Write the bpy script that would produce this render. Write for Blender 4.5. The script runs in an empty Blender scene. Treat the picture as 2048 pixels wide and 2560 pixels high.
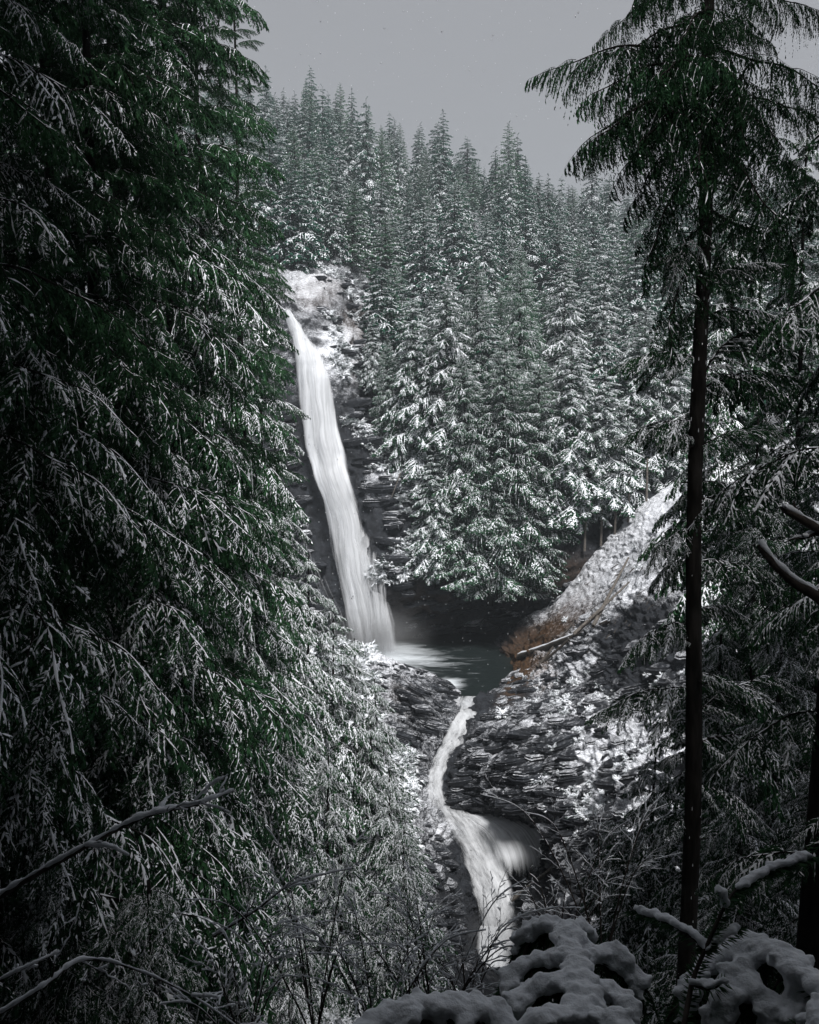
import bpy, math, random
import numpy as np
from mathutils import Vector, Matrix, Euler

R = math.radians
scene = bpy.context.scene
COL = scene.collection
rnd = random.Random(7)

# ------------------------------------------------------------------ camera
PITCH = R(7.0)
VFOV = R(56.0)
TV = math.tan(VFOV / 2)
TH = TV * 0.8
cd = bpy.data.cameras.new('camera')
cam = bpy.data.objects.new('camera', cd)
COL.objects.link(cam)
cd.sensor_fit = 'VERTICAL'
cd.angle = VFOV
cd.clip_start = 0.05
cd.clip_end = 3000
cam.location = (0, 0, 0)
cam.rotation_euler = (R(90) - PITCH, 0, 0)
scene.camera = cam

# ------------------------------------------------------------------ world, sun, exposure
SUN_EL, SUN_AZ = R(54), R(164)          # azimuth measured clockwise from +Y (north)
w = bpy.data.worlds.new('World')
scene.world = w
w.use_nodes = True
nt = w.node_tree
nt.nodes.clear()
wo = nt.nodes.new('ShaderNodeOutputWorld')
bg = nt.nodes.new('ShaderNodeBackground')
sky = nt.nodes.new('ShaderNodeTexSky')
sky.sky_type = 'NISHITA'
sky.sun_disc = False
sky.sun_elevation = SUN_EL
sky.sun_rotation = SUN_AZ
hs = nt.nodes.new('ShaderNodeHueSaturation')
hs.inputs['Saturation'].default_value = 0.10
mixc = nt.nodes.new('ShaderNodeMix')
mixc.data_type = 'RGBA'
mixc.inputs['Factor'].default_value = 0.80          # the cloud deck covers most of the blue
cl = nt.nodes.new('ShaderNodeTexNoise')
cl.inputs['Scale'].default_value = 1.1
cl.inputs['Detail'].default_value = 2
cr = nt.nodes.new('ShaderNodeValToRGB')
cr.color_ramp.elements[0].position = 0.25
cr.color_ramp.elements[0].color = (3.0, 3.12, 3.36, 1)
cr.color_ramp.elements[1].position = 0.75
cr.color_ramp.elements[1].color = (3.75, 3.8, 4.12, 1)
tc = nt.nodes.new('ShaderNodeTexCoord')
nt.links.new(tc.outputs['Generated'], cl.inputs['Vector'])
nt.links.new(cl.outputs['Fac'], cr.inputs['Fac'])
nt.links.new(sky.outputs['Color'], hs.inputs['Color'])
nt.links.new(hs.outputs['Color'], mixc.inputs[6])
nt.links.new(cr.outputs['Color'], mixc.inputs[7])
nt.links.new(mixc.outputs[2], bg.inputs['Color'])
bg.inputs['Strength'].default_value = 0.068
nt.links.new(bg.outputs['Background'], wo.inputs['Surface'])

sd = bpy.data.lights.new('sun', 'SUN')
sd.energy = 4.4
sd.angle = R(12)
sd.color = (1.0, 0.98, 0.96)
sun = bpy.data.objects.new('sun', sd)
COL.objects.link(sun)
to_sun = Vector((math.sin(SUN_AZ) * math.cos(SUN_EL), math.cos(SUN_AZ) * math.cos(SUN_EL), math.sin(SUN_EL)))
sun.rotation_euler = to_sun.to_track_quat('Z', 'Y').to_euler()

vs = scene.view_settings
scene.display_settings.display_device = 'sRGB'
vs.view_transform = 'Standard'
vs.look = 'None'
vs.gamma = 1
vs.exposure = 0.48
vs.use_curve_mapping = False
cy = scene.cycles
cy.max_bounces = 5
cy.diffuse_bounces = 2
cy.glossy_bounces = 2
cy.transmission_bounces = 2
cy.volume_bounces = 0
cy.transparent_max_bounces = 16
cy.use_denoising = True

# ------------------------------------------------------------------ helpers
cP, sP = math.cos(PITCH), math.sin(PITCH)


def P(u, v, Y):
    """world point on the sight line through picture fraction (u, v), Y metres ahead"""
    xc = (u - .5) * 2 * TH
    yc = (.5 - v) * 2 * TV
    d = np.array([xc, cP + yc * sP, -sP + yc * cP])
    return d * (Y / d[1])


def PZ(u, v, z):
    d = P(u, v, 1.0)
    return d * (z / d[2])


def project(p):
    p = np.asarray(p, float)
    dep = p[..., 1] * cP - p[..., 2] * sP
    return .5 + p[..., 0] / dep / 2 / TH, .5 - (p[..., 1] * sP + p[..., 2] * cP) / dep / 2 / TV


def hash3(ix, iy, iz, seed=0):
    h = (ix * 73856093) ^ (iy * 19349663) ^ (iz * 83492791) ^ (seed * 2654435)
    h = (h ^ (h >> 13)) * 1274126177
    h = h & 0x7fffffff
    h = (h ^ (h >> 16)) & 0xffff
    return h / 65535.0


def vnoise(p, seed=0):
    i = np.floor(p).astype(np.int64)
    f = p - i
    f = f * f * (3 - 2 * f)
    out = 0
    for dx in (0, 1):
        wx = f[..., 0] if dx else 1 - f[..., 0]
        for dy in (0, 1):
            wy = f[..., 1] if dy else 1 - f[..., 1]
            for dz in (0, 1):
                wz = f[..., 2] if dz else 1 - f[..., 2]
                out = out + hash3(i[..., 0] + dx, i[..., 1] + dy, i[..., 2] + dz, seed) * wx * wy * wz
    return out * 2 - 1


def fbm(p, octv=4, seed=0, gain=.5):
    a, s, o = 1.0, 0.0, 0
    for k in range(octv):
        o = o + a * vnoise(p * (2.03 ** k) + 17.3 * k, seed + k)
        s += a
        a *= gain
    return o / s


def props(o, label=None, cat=None, group=None, kind=None):
    if label: o['label'] = label
    if cat: o['category'] = cat
    if group: o['group'] = group
    if kind: o['kind'] = kind
    return o


def link(name, me, parent=None, mw=None):
    o = bpy.data.objects.new(name, me)
    COL.objects.link(o)
    if parent: o.parent = parent
    if mw is not None: o.matrix_local = mw
    return o


def empty(name, loc=(0, 0, 0)):
    o = bpy.data.objects.new(name, None)
    COL.objects.link(o)
    o.location = loc
    o.empty_display_size = .3
    return o


class MB:
    """collects vertex and quad arrays and links them as ONE mesh"""

    def __init__(self):
        self.v, self.f, self.m, self.n = [], [], [], 0

    def add(self, v, f, m):
        v = np.asarray(v, np.float32).reshape(-1, 3)
        f = np.asarray(f, np.int64).reshape(-1, 4)
        self.v.append(v)
        self.f.append(f + self.n)
        self.m.append(np.full(len(f), m, np.int32) if np.isscalar(m) else np.asarray(m, np.int32))
        self.n += len(v)

    def arrays(self):
        return np.concatenate(self.v), np.concatenate(self.f), np.concatenate(self.m)

    def mesh(self, name, mats, smooth=True):
        return make_mesh(name, *self.arrays(), mats, smooth)


def make_mesh(name, v, f, m, mats, smooth=True, attrs=None, uv=None):
    me = bpy.data.meshes.new(name)
    me.vertices.add(len(v))
    me.vertices.foreach_set('co', np.ascontiguousarray(v, np.float32).ravel())
    me.loops.add(len(f) * 4)
    me.loops.foreach_set('vertex_index', np.ascontiguousarray(f, np.int32).ravel())
    me.polygons.add(len(f))
    me.polygons.foreach_set('loop_start', np.arange(0, len(f) * 4, 4, dtype=np.int32))
    me.polygons.foreach_set('material_index', np.ascontiguousarray(m, np.int32))
    if smooth:
        me.polygons.foreach_set('use_smooth', np.ones(len(f), bool))
    for mt in mats: me.materials.append(mt)
    for k, a in (attrs or {}).items():
        at = me.attributes.new(k, 'FLOAT', 'POINT')
        at.data.foreach_set('value', np.ascontiguousarray(a, np.float32))
    if uv is not None:
        l = me.uv_layers.new(name='UVMap')
        l.data.foreach_set('uv', np.ascontiguousarray(uv[f.ravel()], np.float32).ravel())
    me.update()
    return me


def tube(path, rad, ns=6, cap=True):
    """quads of a tapered tube along path (n,3)"""
    path = np.asarray(path, float)
    n = len(path)
    rad = np.broadcast_to(rad, (n,))
    t = np.gradient(path, axis=0)
    t /= np.linalg.norm(t, axis=1, keepdims=True) + 1e-9
    ref = np.array([.13, .21, 1.0]) if abs(t[:, 2].mean()) < .8 else np.array([1.0, .2, .1])
    a = np.cross(t, ref)
    a /= np.linalg.norm(a, axis=1, keepdims=True) + 1e-9
    b = np.cross(t, a)
    th = np.arange(ns) * 2 * np.pi / ns
    v = path[:, None] + rad[:, None, None] * (a[:, None] * np.cos(th)[None, :, None] + b[:, None] * np.sin(th)[None, :, None])
    v = v.reshape(-1, 3)
    i = np.arange(n - 1)[:, None] * ns
    j = np.arange(ns)[None]
    j2 = (j + 1) % ns
    f = np.stack([i + j, i + j2, i + ns + j2, i + ns + j], -1).reshape(-1, 4)
    return v, f


def smoothpath(pts, n):
    pts = np.asarray(pts, float)
    return resample(pts, n, 0)


def resample(C, n, axis):
    """Catmull-Rom resampling of control points along one axis"""
    C = np.moveaxis(np.asarray(C, float), axis, 0)
    k = len(C)
    t = np.linspace(0, k - 1, n)
    i = np.clip(np.floor(t).astype(int), 0, k - 2)
    f = (t - i).reshape((-1,) + (1,) * (C.ndim - 1))
    g = lambda j: C[np.clip(j, 0, k - 1)]
    p0, p1, p2, p3 = g(i - 1), g(i), g(i + 1), g(i + 2)
    o = .5 * (2 * p1 + (p2 - p0) * f + (2 * p0 - 5 * p1 + 4 * p2 - p3) * f ** 2 + (3 * p1 - p0 - 3 * p2 + p3) * f ** 3)
    return np.moveaxis(o, 0, axis)


def grid_faces(nr, nc):
    i = np.arange(nr - 1)[:, None] * nc
    j = np.arange(nc - 1)[None]
    return np.stack([i + j, i + j + 1, i + nc + j + 1, i + nc + j], -1).reshape(-1, 4)


def grid_normals(S):
    a = np.gradient(S, axis=1)
    b = np.gradient(S, axis=0)
    n = np.cross(a, b)
    n /= np.linalg.norm(n, axis=2, keepdims=True) + 1e-9
    return n

# ------------------------------------------------------------------ materials


def newmat(name):
    m = bpy.data.materials.new(name)
    m.use_nodes = True
    m.node_tree.nodes.clear()
    return m, m.node_tree, m.node_tree.nodes.new('ShaderNodeOutputMaterial')


def N(nt, typ, **kw):
    n = nt.nodes.new(typ)
    for k, v in kw.items():
        if hasattr(n, k): setattr(n, k, v)
        else: n.inputs[k.replace('_', ' ')].default_value = v
    return n


def foliage_mat(name, dark, light, scale=3.0, transl=.12):
    m, nt, out = newmat(name)
    L = nt.links.new
    oi = N(nt, 'ShaderNodeObjectInfo')
    tc = N(nt, 'ShaderNodeTexCoord')
    no = N(nt, 'ShaderNodeTexNoise', Scale=scale, Detail=3.0)
    L(tc.outputs['Object'], no.inputs['Vector'])
    r = N(nt, 'ShaderNodeValToRGB')
    r.color_ramp.elements[0].position = .3
    r.color_ramp.elements[0].color = (*dark, 1)
    r.color_ramp.elements[1].position = .72
    r.color_ramp.elements[1].color = (*light, 1)
    L(no.outputs['Fac'], r.inputs['Fac'])
    h = N(nt, 'ShaderNodeHueSaturation')
    mr = N(nt, 'ShaderNodeMapRange')
    mr.inputs['To Min'].default_value = .7
    mr.inputs['To Max'].default_value = 1.25
    L(oi.outputs['Random'], mr.inputs['Value'])
    L(mr.outputs['Result'], h.inputs['Value'])
    L(r.outputs['Color'], h.inputs['Color'])
    b = N(nt, 'ShaderNodeBsdfPrincipled', Roughness=.65)
    b.inputs['Specular IOR Level'].default_value = .08
    L(h.outputs['Color'], b.inputs['Base Color'])
    t = N(nt, 'ShaderNodeBsdfTranslucent')
    L(h.outputs['Color'], t.inputs['Color'])
    mx = N(nt, 'ShaderNodeMixShader', Fac=transl)
    L(b.outputs[0], mx.inputs[1])
    L(t.outputs[0], mx.inputs[2])
    L(mx.outputs[0], out.inputs['Surface'])
    return m


def simple_mat(name, c1, c2, scale, rough=.8, bump=.0, stretch=(1, 1, 1), spec=.3):
    m, nt, out = newmat(name)
    L = nt.links.new
    tc = N(nt, 'ShaderNodeTexCoord')
    mp = N(nt, 'ShaderNodeMapping')
    mp.inputs['Scale'].default_value = stretch
    L(tc.outputs['Object'], mp.inputs['Vector'])
    no = N(nt, 'ShaderNodeTexNoise', Scale=scale, Detail=5.0)
    L(mp.outputs[0], no.inputs['Vector'])
    r = N(nt, 'ShaderNodeValToRGB')
    r.color_ramp.elements[0].position = .35
    r.color_ramp.elements[0].color = (*c1, 1)
    r.color_ramp.elements[1].position = .68
    r.color_ramp.elements[1].color = (*c2, 1)
    L(no.outputs['Fac'], r.inputs['Fac'])
    b = N(nt, 'ShaderNodeBsdfPrincipled', Roughness=rough)
    b.inputs['Specular IOR Level'].default_value = spec
    L(r.outputs['Color'], b.inputs['Base Color'])
    if bump:
        bp = N(nt, 'ShaderNodeBump', Strength=bump, Distance=.05)
        L(no.outputs['Fac'], bp.inputs['Height'])
        L(bp.outputs[0], b.inputs['Normal'])
    L(b.outputs[0], out.inputs['Surface'])
    return m


M_SNOW = simple_mat('snow', (.74, .77, .82), (.86, .88, .92), 6, .75, .3, spec=.2)
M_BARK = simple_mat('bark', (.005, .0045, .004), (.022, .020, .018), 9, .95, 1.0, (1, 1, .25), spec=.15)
M_TWIG = simple_mat('twig_bark', (.02, .016, .014), (.06, .048, .04), 14, .85)
M_FOL_N = foliage_mat('needles_near', (.008, .032, .016), (.038, .100, .042), 2.0)
M_FOL_M = foliage_mat('needles_mid', (.010, .044, .024), (.034, .095, .046), .8)
M_FOL_F = foliage_mat('needles_far', (.010, .050, .034), (.028, .098, .060), .35)
M_FOL_C = foliage_mat('cedar_far', (.018, .062, .036), (.050, .125, .062), .35)
M_WOOD = simple_mat('bare_log', (.05, .043, .036), (.16, .145, .13), 5, .8, .6, (1, 1, 1))


def rock_mat(name, c1, c2, rough=.55):
    """wet layered rock: snow lies where the surface faces up and where the 'snow' attribute allows it; 'rust' is dead bracken and soil"""
    m, nt, out = newmat(name)
    L = nt.links.new
    geo = N(nt, 'ShaderNodeNewGeometry')
    tc = N(nt, 'ShaderNodeTexCoord')
    sp = N(nt, 'ShaderNodeAttribute', attribute_name='snow')
    ru = N(nt, 'ShaderNodeAttribute', attribute_name='rust')
    n1 = N(nt, 'ShaderNodeTexNoise', Scale=.9, Detail=8.0, Roughness=.65)
    n2 = N(nt, 'ShaderNodeTexNoise', Scale=2.2, Detail=9.0, Roughness=.78)
    L(tc.outputs['Object'], n1.inputs['Vector'])
    L(tc.outputs['Object'], n2.inputs['Vector'])
    r = N(nt, 'ShaderNodeValToRGB')
    r.color_ramp.elements[0].position = .35
    r.color_ramp.elements[0].color = (*c1, 1)
    r.color_ramp.elements[1].position = .7
    r.color_ramp.elements[1].color = (*c2, 1)
    L(n1.outputs['Fac'], r.inputs['Fac'])
    rr = N(nt, 'ShaderNodeValToRGB')
    rr.color_ramp.elements[0].position = .35
    rr.color_ramp.elements[0].color = (.022, .014, .008, 1)
    rr.color_ramp.elements[1].position = .7
    rr.color_ramp.elements[1].color = (.105, .050, .018, 1)
    L(n2.outputs['Fac'], rr.inputs['Fac'])
    mc = N(nt, 'ShaderNodeMix')
    mc.data_type = 'RGBA'
    L(ru.outputs['Fac'], mc.inputs['Factor'])
    L(r.outputs['Color'], mc.inputs[6])
    L(rr.outputs['Color'], mc.inputs[7])
    bp = N(nt, 'ShaderNodeBump', Strength=.9, Distance=.5)
    L(n2.outputs['Fac'], bp.inputs['Height'])
    b = N(nt, 'ShaderNodeBsdfPrincipled', Roughness=rough)
    b.inputs['Specular IOR Level'].default_value = .35
    L(mc.outputs[2], b.inputs['Base Color'])
    L(bp.outputs[0], b.inputs['Normal'])
    # snow factor
    sx = N(nt, 'ShaderNodeSeparateXYZ')
    L(bp.outputs[0], sx.inputs[0])
    a1 = N(nt, 'ShaderNodeMath', operation='ADD')
    L(sx.outputs['Z'], a1.inputs[0])
    L(sp.outputs['Fac'], a1.inputs[1])
    a2 = N(nt, 'ShaderNodeMath', operation='MULTIPLY_ADD')
    L(n2.outputs['Fac'], a2.inputs[0])
    a2.inputs[1].default_value = 1.5
    L(a1.outputs[0], a2.inputs[2])
    mr = N(nt, 'ShaderNodeMapRange')
    mr.inputs['From Min'].default_value = 1.50
    mr.inputs['From Max'].default_value = 1.68
    L(a2.outputs[0], mr.inputs['Value'])
    s = N(nt, 'ShaderNodeBsdfPrincipled', Roughness=.8)
    s.inputs['Base Color'].default_value = (.78, .80, .85, 1)
    s.inputs['Specular IOR Level'].default_value = .2
    mx = N(nt, 'ShaderNodeMixShader')
    L(mr.outputs['Result'], mx.inputs['Fac'])
    L(b.outputs[0], mx.inputs[1])
    L(s.outputs[0], mx.inputs[2])
    L(mx.outputs[0], out.inputs['Surface'])
    return m


M_ROCK = rock_mat('wet_rock', (.007, .008, .011), (.036, .041, .050))
M_FLOOR = rock_mat('forest_floor', (.010, .010, .008), (.035, .032, .024), .9)


def water_fall_mat(name, density=1.0, su=9.0, sv=1.2, seed=0.0, rng_=(1.05, 1.8)):
    """long white streaks of falling water, open between them"""
    m, nt, out = newmat(name)
    L = nt.links.new
    uv = N(nt, 'ShaderNodeUVMap')
    mp = N(nt, 'ShaderNodeMapping')
    mp.inputs['Scale'].default_value = (su, sv, 1)
    mp.inputs['Location'].default_value = (seed, seed * 1.7, seed)
    L(uv.outputs[0], mp.inputs['Vector'])
    n = N(nt, 'ShaderNodeTexNoise', Scale=1.0, Detail=6.0, Roughness=.6, Distortion=.35)
    L(mp.outputs[0], n.inputs['Vector'])
    at = N(nt, 'ShaderNodeAttribute', attribute_name='dens')
    ma = N(nt, 'ShaderNodeMath', operation='MULTIPLY_ADD')
    L(n.outputs['Fac'], ma.inputs[0])
    ma.inputs[1].default_value = 1.7
    L(at.outputs['Fac'], ma.inputs[2])
    mr = N(nt, 'ShaderNodeMapRange')
    mr.inputs['From Min'].default_value = rng_[0]
    mr.inputs['From Max'].default_value = rng_[1]
    mr.inputs['To Max'].default_value = density
    L(ma.outputs[0], mr.inputs['Value'])
    d = N(nt, 'ShaderNodeBsdfPrincipled', Roughness=.5)
    d.inputs['Base Color'].default_value = (.93, .95, .98, 1)
    bp = N(nt, 'ShaderNodeBump', Strength=.5, Distance=.4)
    L(n.outputs['Fac'], bp.inputs['Height'])
    L(bp.outputs[0], d.inputs['Normal'])
    t = N(nt, 'ShaderNodeBsdfTranslucent')
    t.inputs['Color'].default_value = (.93, .95, .98, 1)
    mx = N(nt, 'ShaderNodeMixShader', Fac=.35)
    L(d.outputs[0], mx.inputs[1])
    L(t.outputs[0], mx.inputs[2])
    tr = N(nt, 'ShaderNodeBsdfTransparent')
    m2 = N(nt, 'ShaderNodeMixShader')
    L(mr.outputs['Result'], m2.inputs['Fac'])
    L(tr.outputs[0], m2.inputs[1])
    L(mx.outputs[0], m2.inputs[2])
    L(m2.outputs[0], out.inputs['Surface'])
    return m


def pool_mat():
    m, nt, out = newmat('dark_pool_water')
    L = nt.links.new
    tc = N(nt, 'ShaderNodeTexCoord')
    n = N(nt, 'ShaderNodeTexNoise', Scale=.8, Detail=5.0, Roughness=.6)
    L(tc.outputs['Object'], n.inputs['Vector'])
    n2 = N(nt, 'ShaderNodeTexNoise', Scale=.35, Detail=6.0, Roughness=.7, Distortion=1.0)
    mp = N(nt, 'ShaderNodeMapping')
    mp.inputs['Scale'].default_value = (.5, 1.6, 1)
    L(tc.outputs['Object'], mp.inputs['Vector'])
    L(mp.outputs[0], n2.inputs['Vector'])
    at = N(nt, 'ShaderNodeAttribute', attribute_name='foam')
    ad = N(nt, 'ShaderNodeMath', operation='ADD')
    L(n2.outputs['Fac'], ad.inputs[0])
    L(at.outputs['Fac'], ad.inputs[1])
    mr = N(nt, 'ShaderNodeMapRange')
    mr.inputs['From Min'].default_value = .62
    mr.inputs['From Max'].default_value = 1.25
    L(ad.outputs[0], mr.inputs['Value'])
    mc = N(nt, 'ShaderNodeMix')
    mc.data_type = 'RGBA'
    mc.inputs[6].default_value = (.010, .015, .015, 1)
    mc.inputs[7].default_value = (.75, .80, .84, 1)
    L(mr.outputs['Result'], mc.inputs['Factor'])
    b = N(nt, 'ShaderNodeBsdfPrincipled', Roughness=.38)
    L(mc.outputs[2], b.inputs['Base Color'])
    bp = N(nt, 'ShaderNodeBump', Strength=.35, Distance=.3)
    L(n.outputs['Fac'], bp.inputs['Height'])
    L(bp.outputs[0], b.inputs['Normal'])
    L(b.outputs[0], out.inputs['Surface'])
    return m


# ------------------------------------------------------------------ the ground
ZP = -40.6          # level of the plunge pool


def sheet(name, ctrl, nr, nc, mat, amp=.6, freq=.25, strata=0, thick=1.0, ns=(.25, .1, 1.0), snow=0.0, snowfn=None, rustfn=None, seed=1, rough=.22, ampfn=None, kind='structure', label=None, cat=None):
    C = np.array([[np.asarray(p, float) for p in row] for row in ctrl])
    S = resample(resample(C, nr, 0), nc, 1)
    n = grid_normals(S)
    if n[..., 2].mean() < 0 and False: n = -n
    vdir = -S / (np.linalg.norm(S, axis=2, keepdims=True))
    sg = np.sign((n * vdir).sum(2).mean())
    n = n * sg
    base = S.copy()
    d = amp * fbm(base * freq, 6, seed, .55)
    rd = 1 - np.abs(fbm(base * freq * 2.1, 4, seed + 60, .5)) * 2.2            # sharp ribs
    d = d + amp * .45 * rd
    if strata:
        nsv = np.array(ns) / np.linalg.norm(ns)
        warp = fbm(base * .10, 4, seed + 9)
        msk = smooth(.5 + 1.6 * fbm(base * .09, 3, seed + 31))
        for th, am in ((thick, 1.0), (thick * .41, .45)):
            q = (base @ nsv) / th + 2.6 * warp + .5 * fbm(base * .9, 3, seed + int(th * 10))
            fl = np.floor(q)
            sw = q - fl
            # each ledge is broken into blocks of uneven depth
            blk = hash3(fl.astype(np.int64), np.floor(base[..., 0] / (th * 2.2) + fl * .37).astype(np.int64), np.floor(base[..., 1] / (th * 3)).astype(np.int64), seed)
            d = d + strata * am * msk * (1 - sw) ** .7 * (.15 + blk)
    d = d + rough * fbm(base * 1.7, 3, seed + 77, .6)
    if ampfn is not None: d = d * ampfn(base)
    S = S + n * d[..., None]
    sn = np.full(S.shape[:2], float(snow))
    if snowfn is not None: sn = sn + snowfn(base)
    ru = np.zeros(S.shape[:2]) if rustfn is None else rustfn(base)
    f = grid_faces(nr, nc)
    if sg < 0: f = f[:, ::-1]
    me = make_mesh(name, S.reshape(-1, 3), f, np.zeros(len(f), int), [mat], True, {'snow': sn.ravel(), 'rust': ru.ravel()})
    o = link(name, me)
    props(o, label, cat, kind=kind)
    return S


def blob(p, c, r):
    """1 at c falling to 0 at distance r (world)"""
    return np.clip(1 - np.linalg.norm((p - np.asarray(c)) / np.asarray(r), axis=-1), 0, 1)


def smooth(x): return np.clip(x, 0, 1) ** 2 * (3 - 2 * np.clip(x, 0, 1))


# the cliff round the pool and the wooded hill that rises above it
cu = [.20, .30, .36, .42, .46, .50, .56, .62, .68, .73, .78, .90, 1.05, 1.2]
rows = [
    [PZ(u, v, ZP - 1.5) for u, v in zip(cu, [.645, .64, .637, .637, .634, .630, .624, .622, .628, .640, .65, .66, .68, .70])],
    [P(u, .598, y) for u, y in zip(cu, [150, 151, 152, 151.5, 150.5, 154, 159, 161, 155, 148, 143, 141, 141, 141])],
    [P(u, v, y) for u, v, y in zip(cu, [.565] * 8 + [.56, .545, .52, .48, .44, .41], [150, 152, 153, 152, 149, 149, 150.5, 151, 150, 149, 148, 150, 152, 155])],
    [P(u, v, y) for u, v, y in zip(cu, [.50, .50, .50, .49, .49, .50, .51, .51, .51, .505, .49, .46, .42, .39], [150, 153, 154.5, 154.5, 151.5, 151.5, 152, 152, 152, 152, 153, 158, 160, 163])],
    [P(u, v, y) for u, v, y in zip(cu, [.41, .41, .41, .41, .43, .44, .45, .45, .45, .45, .45, .43, .40, .37], [152, 155, 156.5, 156, 157, 159, 160, 160, 160, 162, 165, 172, 175, 178])],
    [P(u, v, y) for u, v, y in zip(cu, [.32, .325, .33, .35, .38, .40, .41, .41, .41, .41, .41, .40, .37, .35], [154, 158, 160, 163, 169, 174, 176, 176, 176, 178, 180, 187, 190, 195])],
    [P(u, v, y) for u, v, y in zip(cu, [.28, .28, .275, .29, .33, .345, .35, .35, .35, .35, .355, .35, .33, .31], [165, 170, 173, 182, 196, 204, 206, 206, 206, 206, 208, 215, 220, 225])],
    [P(u, v, y) for u, v, y in zip(cu, [.21, .215, .22, .23, .25, .27, .28, .285, .29, .295, .30, .30, .28, .27], [235, 235, 235, 240, 250, 255, 255, 255, 255, 255, 255, 260, 265, 270])],
    [P(u, v, y) for u, v, y in zip(cu, [.164, .164, .164, .170, .182, .194, .206, .222, .240, .246, .25, .25, .245, .235], [370, 370, 370, 365, 360, 350, 345, 335, 325, 320, 318, 318, 318, 318])],
    [P(u, v, y) for u, v, y in zip(cu, [.30, .30, .30, .3, .3, .3, .3, .3, .3, .3, .3, .3, .3, .3], [520] * 14)],
]


def hill_snow(p):
    u, v = project(p)
    s = -.55 + .55 * smooth((.47 - v) / .1) + 0 * u
    # bright snow on the shoulder beside the top of the falls
    s += .55 * smooth(1.6 * np.clip(1 - np.hypot((u - .41) / .035, (v - .345) / .04), 0, 1))
    s += .18 * smooth(1.6 * np.clip(1 - np.hypot((u - .378) / .04, (v - .283) / .025), 0, 1))
    s += .75 * smooth(1.6 * np.clip(1 - np.hypot((u - .462) / .03, (v - .475) / .035), 0, 1))
    s -= .5 * smooth((v - .52) / .03)
    return s


def hill_rust(p):
    u, v = project(p)
    r = .55 * np.clip(1 - np.hypot((u - .52) / .06, (v - .585) / .03), 0, 1)
    r += .7 * smooth(1.5 * np.clip(1 - np.hypot((u - .43) / .03, (v - .335) / .05), 0, 1)) + .6 * smooth(1.5 * np.clip(1 - np.hypot((u - .385) / .04, (v - .285) / .025), 0, 1))
    r += .5 * smooth(1.5 * np.clip(1 - np.hypot((u - .70) / .06, (v - .57) / .04), 0, 1))
    return np.clip(r, 0, 1)


HILL = sheet('wooded_hill', rows, 330, 420, M_ROCK, amp=1.5, freq=.13, strata=.5, thick=2.4, ns=(-.25, .2, 1), snowfn=hill_snow, rustfn=hill_rust, seed=3)

# right bank: landslide slope, knolls and the layered rock dome by the stream
rb = [
    [PZ(.60, .632, ZP - 2), P(.68, .585, 149), P(.74, .53, 149), P(.80, .485, 149), P(.88, .45, 150), P(1.0, .415, 152), P(1.15, .38, 152)],
    [PZ(.63, .655, ZP - .3), P(.69, .615, 138), P(.76, .565, 136), P(.82, .52, 134), P(.9, .485, 132), P(1.0, .45, 130), P(1.15, .42, 128)],
    [PZ(.61, .672, ZP - .2), P(.68, .648, 129), P(.75, .600, 123), P(.82, .565, 120), P(.9, .54, 117), P(1.0, .5, 115), P(1.15, .47, 112)],
    [PZ(.585, .684, ZP - .1), P(.66, .685, 121), P(.74, .66, 113), P(.82, .63, 106), P(.9, .6, 100), P(1.0, .56, 96), P(1.15, .53, 92)],
    [P(.558, .715, 120.5), P(.64, .695, 115), P(.74, .695, 107), P(.82, .695, 98), P(.9, .68, 88), P(1.0, .66, 80), P(1.15, .65, 75)],
    [P(.540, .75, 115), P(.62, .735, 107), P(.72, .74, 100), P(.80, .75, 88), P(.9, .74, 74), P(1.0, .72, 64), P(1.15, .72, 58)],
    [P(.548, .785, 110.5), P(.63, .785, 103), P(.70, .79, 96), P(.78, .80, 82), P(.88, .80, 66), P(1.0, .79, 54), P(1.15, .78, 48)],
    [P(.615, .80, 108.5), P(.66, .812, 106), P(.695, .82, 98), P(.77, .84, 76), P(.88, .86, 54), P(1.0, .85, 44), P(1.15, .84, 38)],
    [P(.635, .87, 106), P(.655, .865, 103), P(.68, .87, 95), P(.75, .90, 68), P(.86, .92, 46), P(1.0, .93, 34), P(1.15, .92, 30)],
    [P(.635, .95, 100), P(.65, .95, 94), P(.69, .98, 70), P(.76, 1.02, 46), P(.88, 1.05, 30), P(1.0, 1.08, 22), P(1.15, 1.1, 20)],
]


def rb_snow(p):
    u, v = project(p)
    n = fbm(p * .12, 3, 44)
    s = -.22 + .5 * n + .22 * smooth((u - .60) / .05)
    s -= .35 * smooth(1.3 - np.abs((v - .632) + (u - .66) * .83) / .024) * smooth((.75 - u) / .04)
    s += .36 * smooth((u - .66) / .06) * smooth((.62 - v) / .05) * smooth((v - .42) / .03)       # open landslide snow
    s -= .85 * smooth(1.4 * np.clip(1 - np.hypot((u - .79) / .075, (v - .635) / .055), 0, 1))   # dark bank under the knoll
    s -= .15 * smooth((.58 - u) / .03) * smooth((v - .69) / .02)                             # dark wet edge by the chute
    s += .25 * smooth((u - .62) / .05) * smooth((v - .69) / .02)
    s -= 1.2 * smooth((.70 - u) / .03) * smooth((v - .81) / .015)
    s -= .8 * smooth((.66 - u) / .05) * smooth((.70 - v) / .03)
    return s


def rb_rust(p):
    u, v = project(p)
    d = np.abs((v - .632) + (u - .66) * .83) / .032                        # strip of dead bracken along the foot of the slide
    r = smooth(1.3 - d) * smooth((.76 - u) / .05) * smooth((u - .6) / .03)
    r += .8 * smooth(1.5 * np.clip(1 - np.hypot((u - .67) / .035, (v - .665) / .02), 0, 1))
    return np.clip(r, 0, 1)


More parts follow.
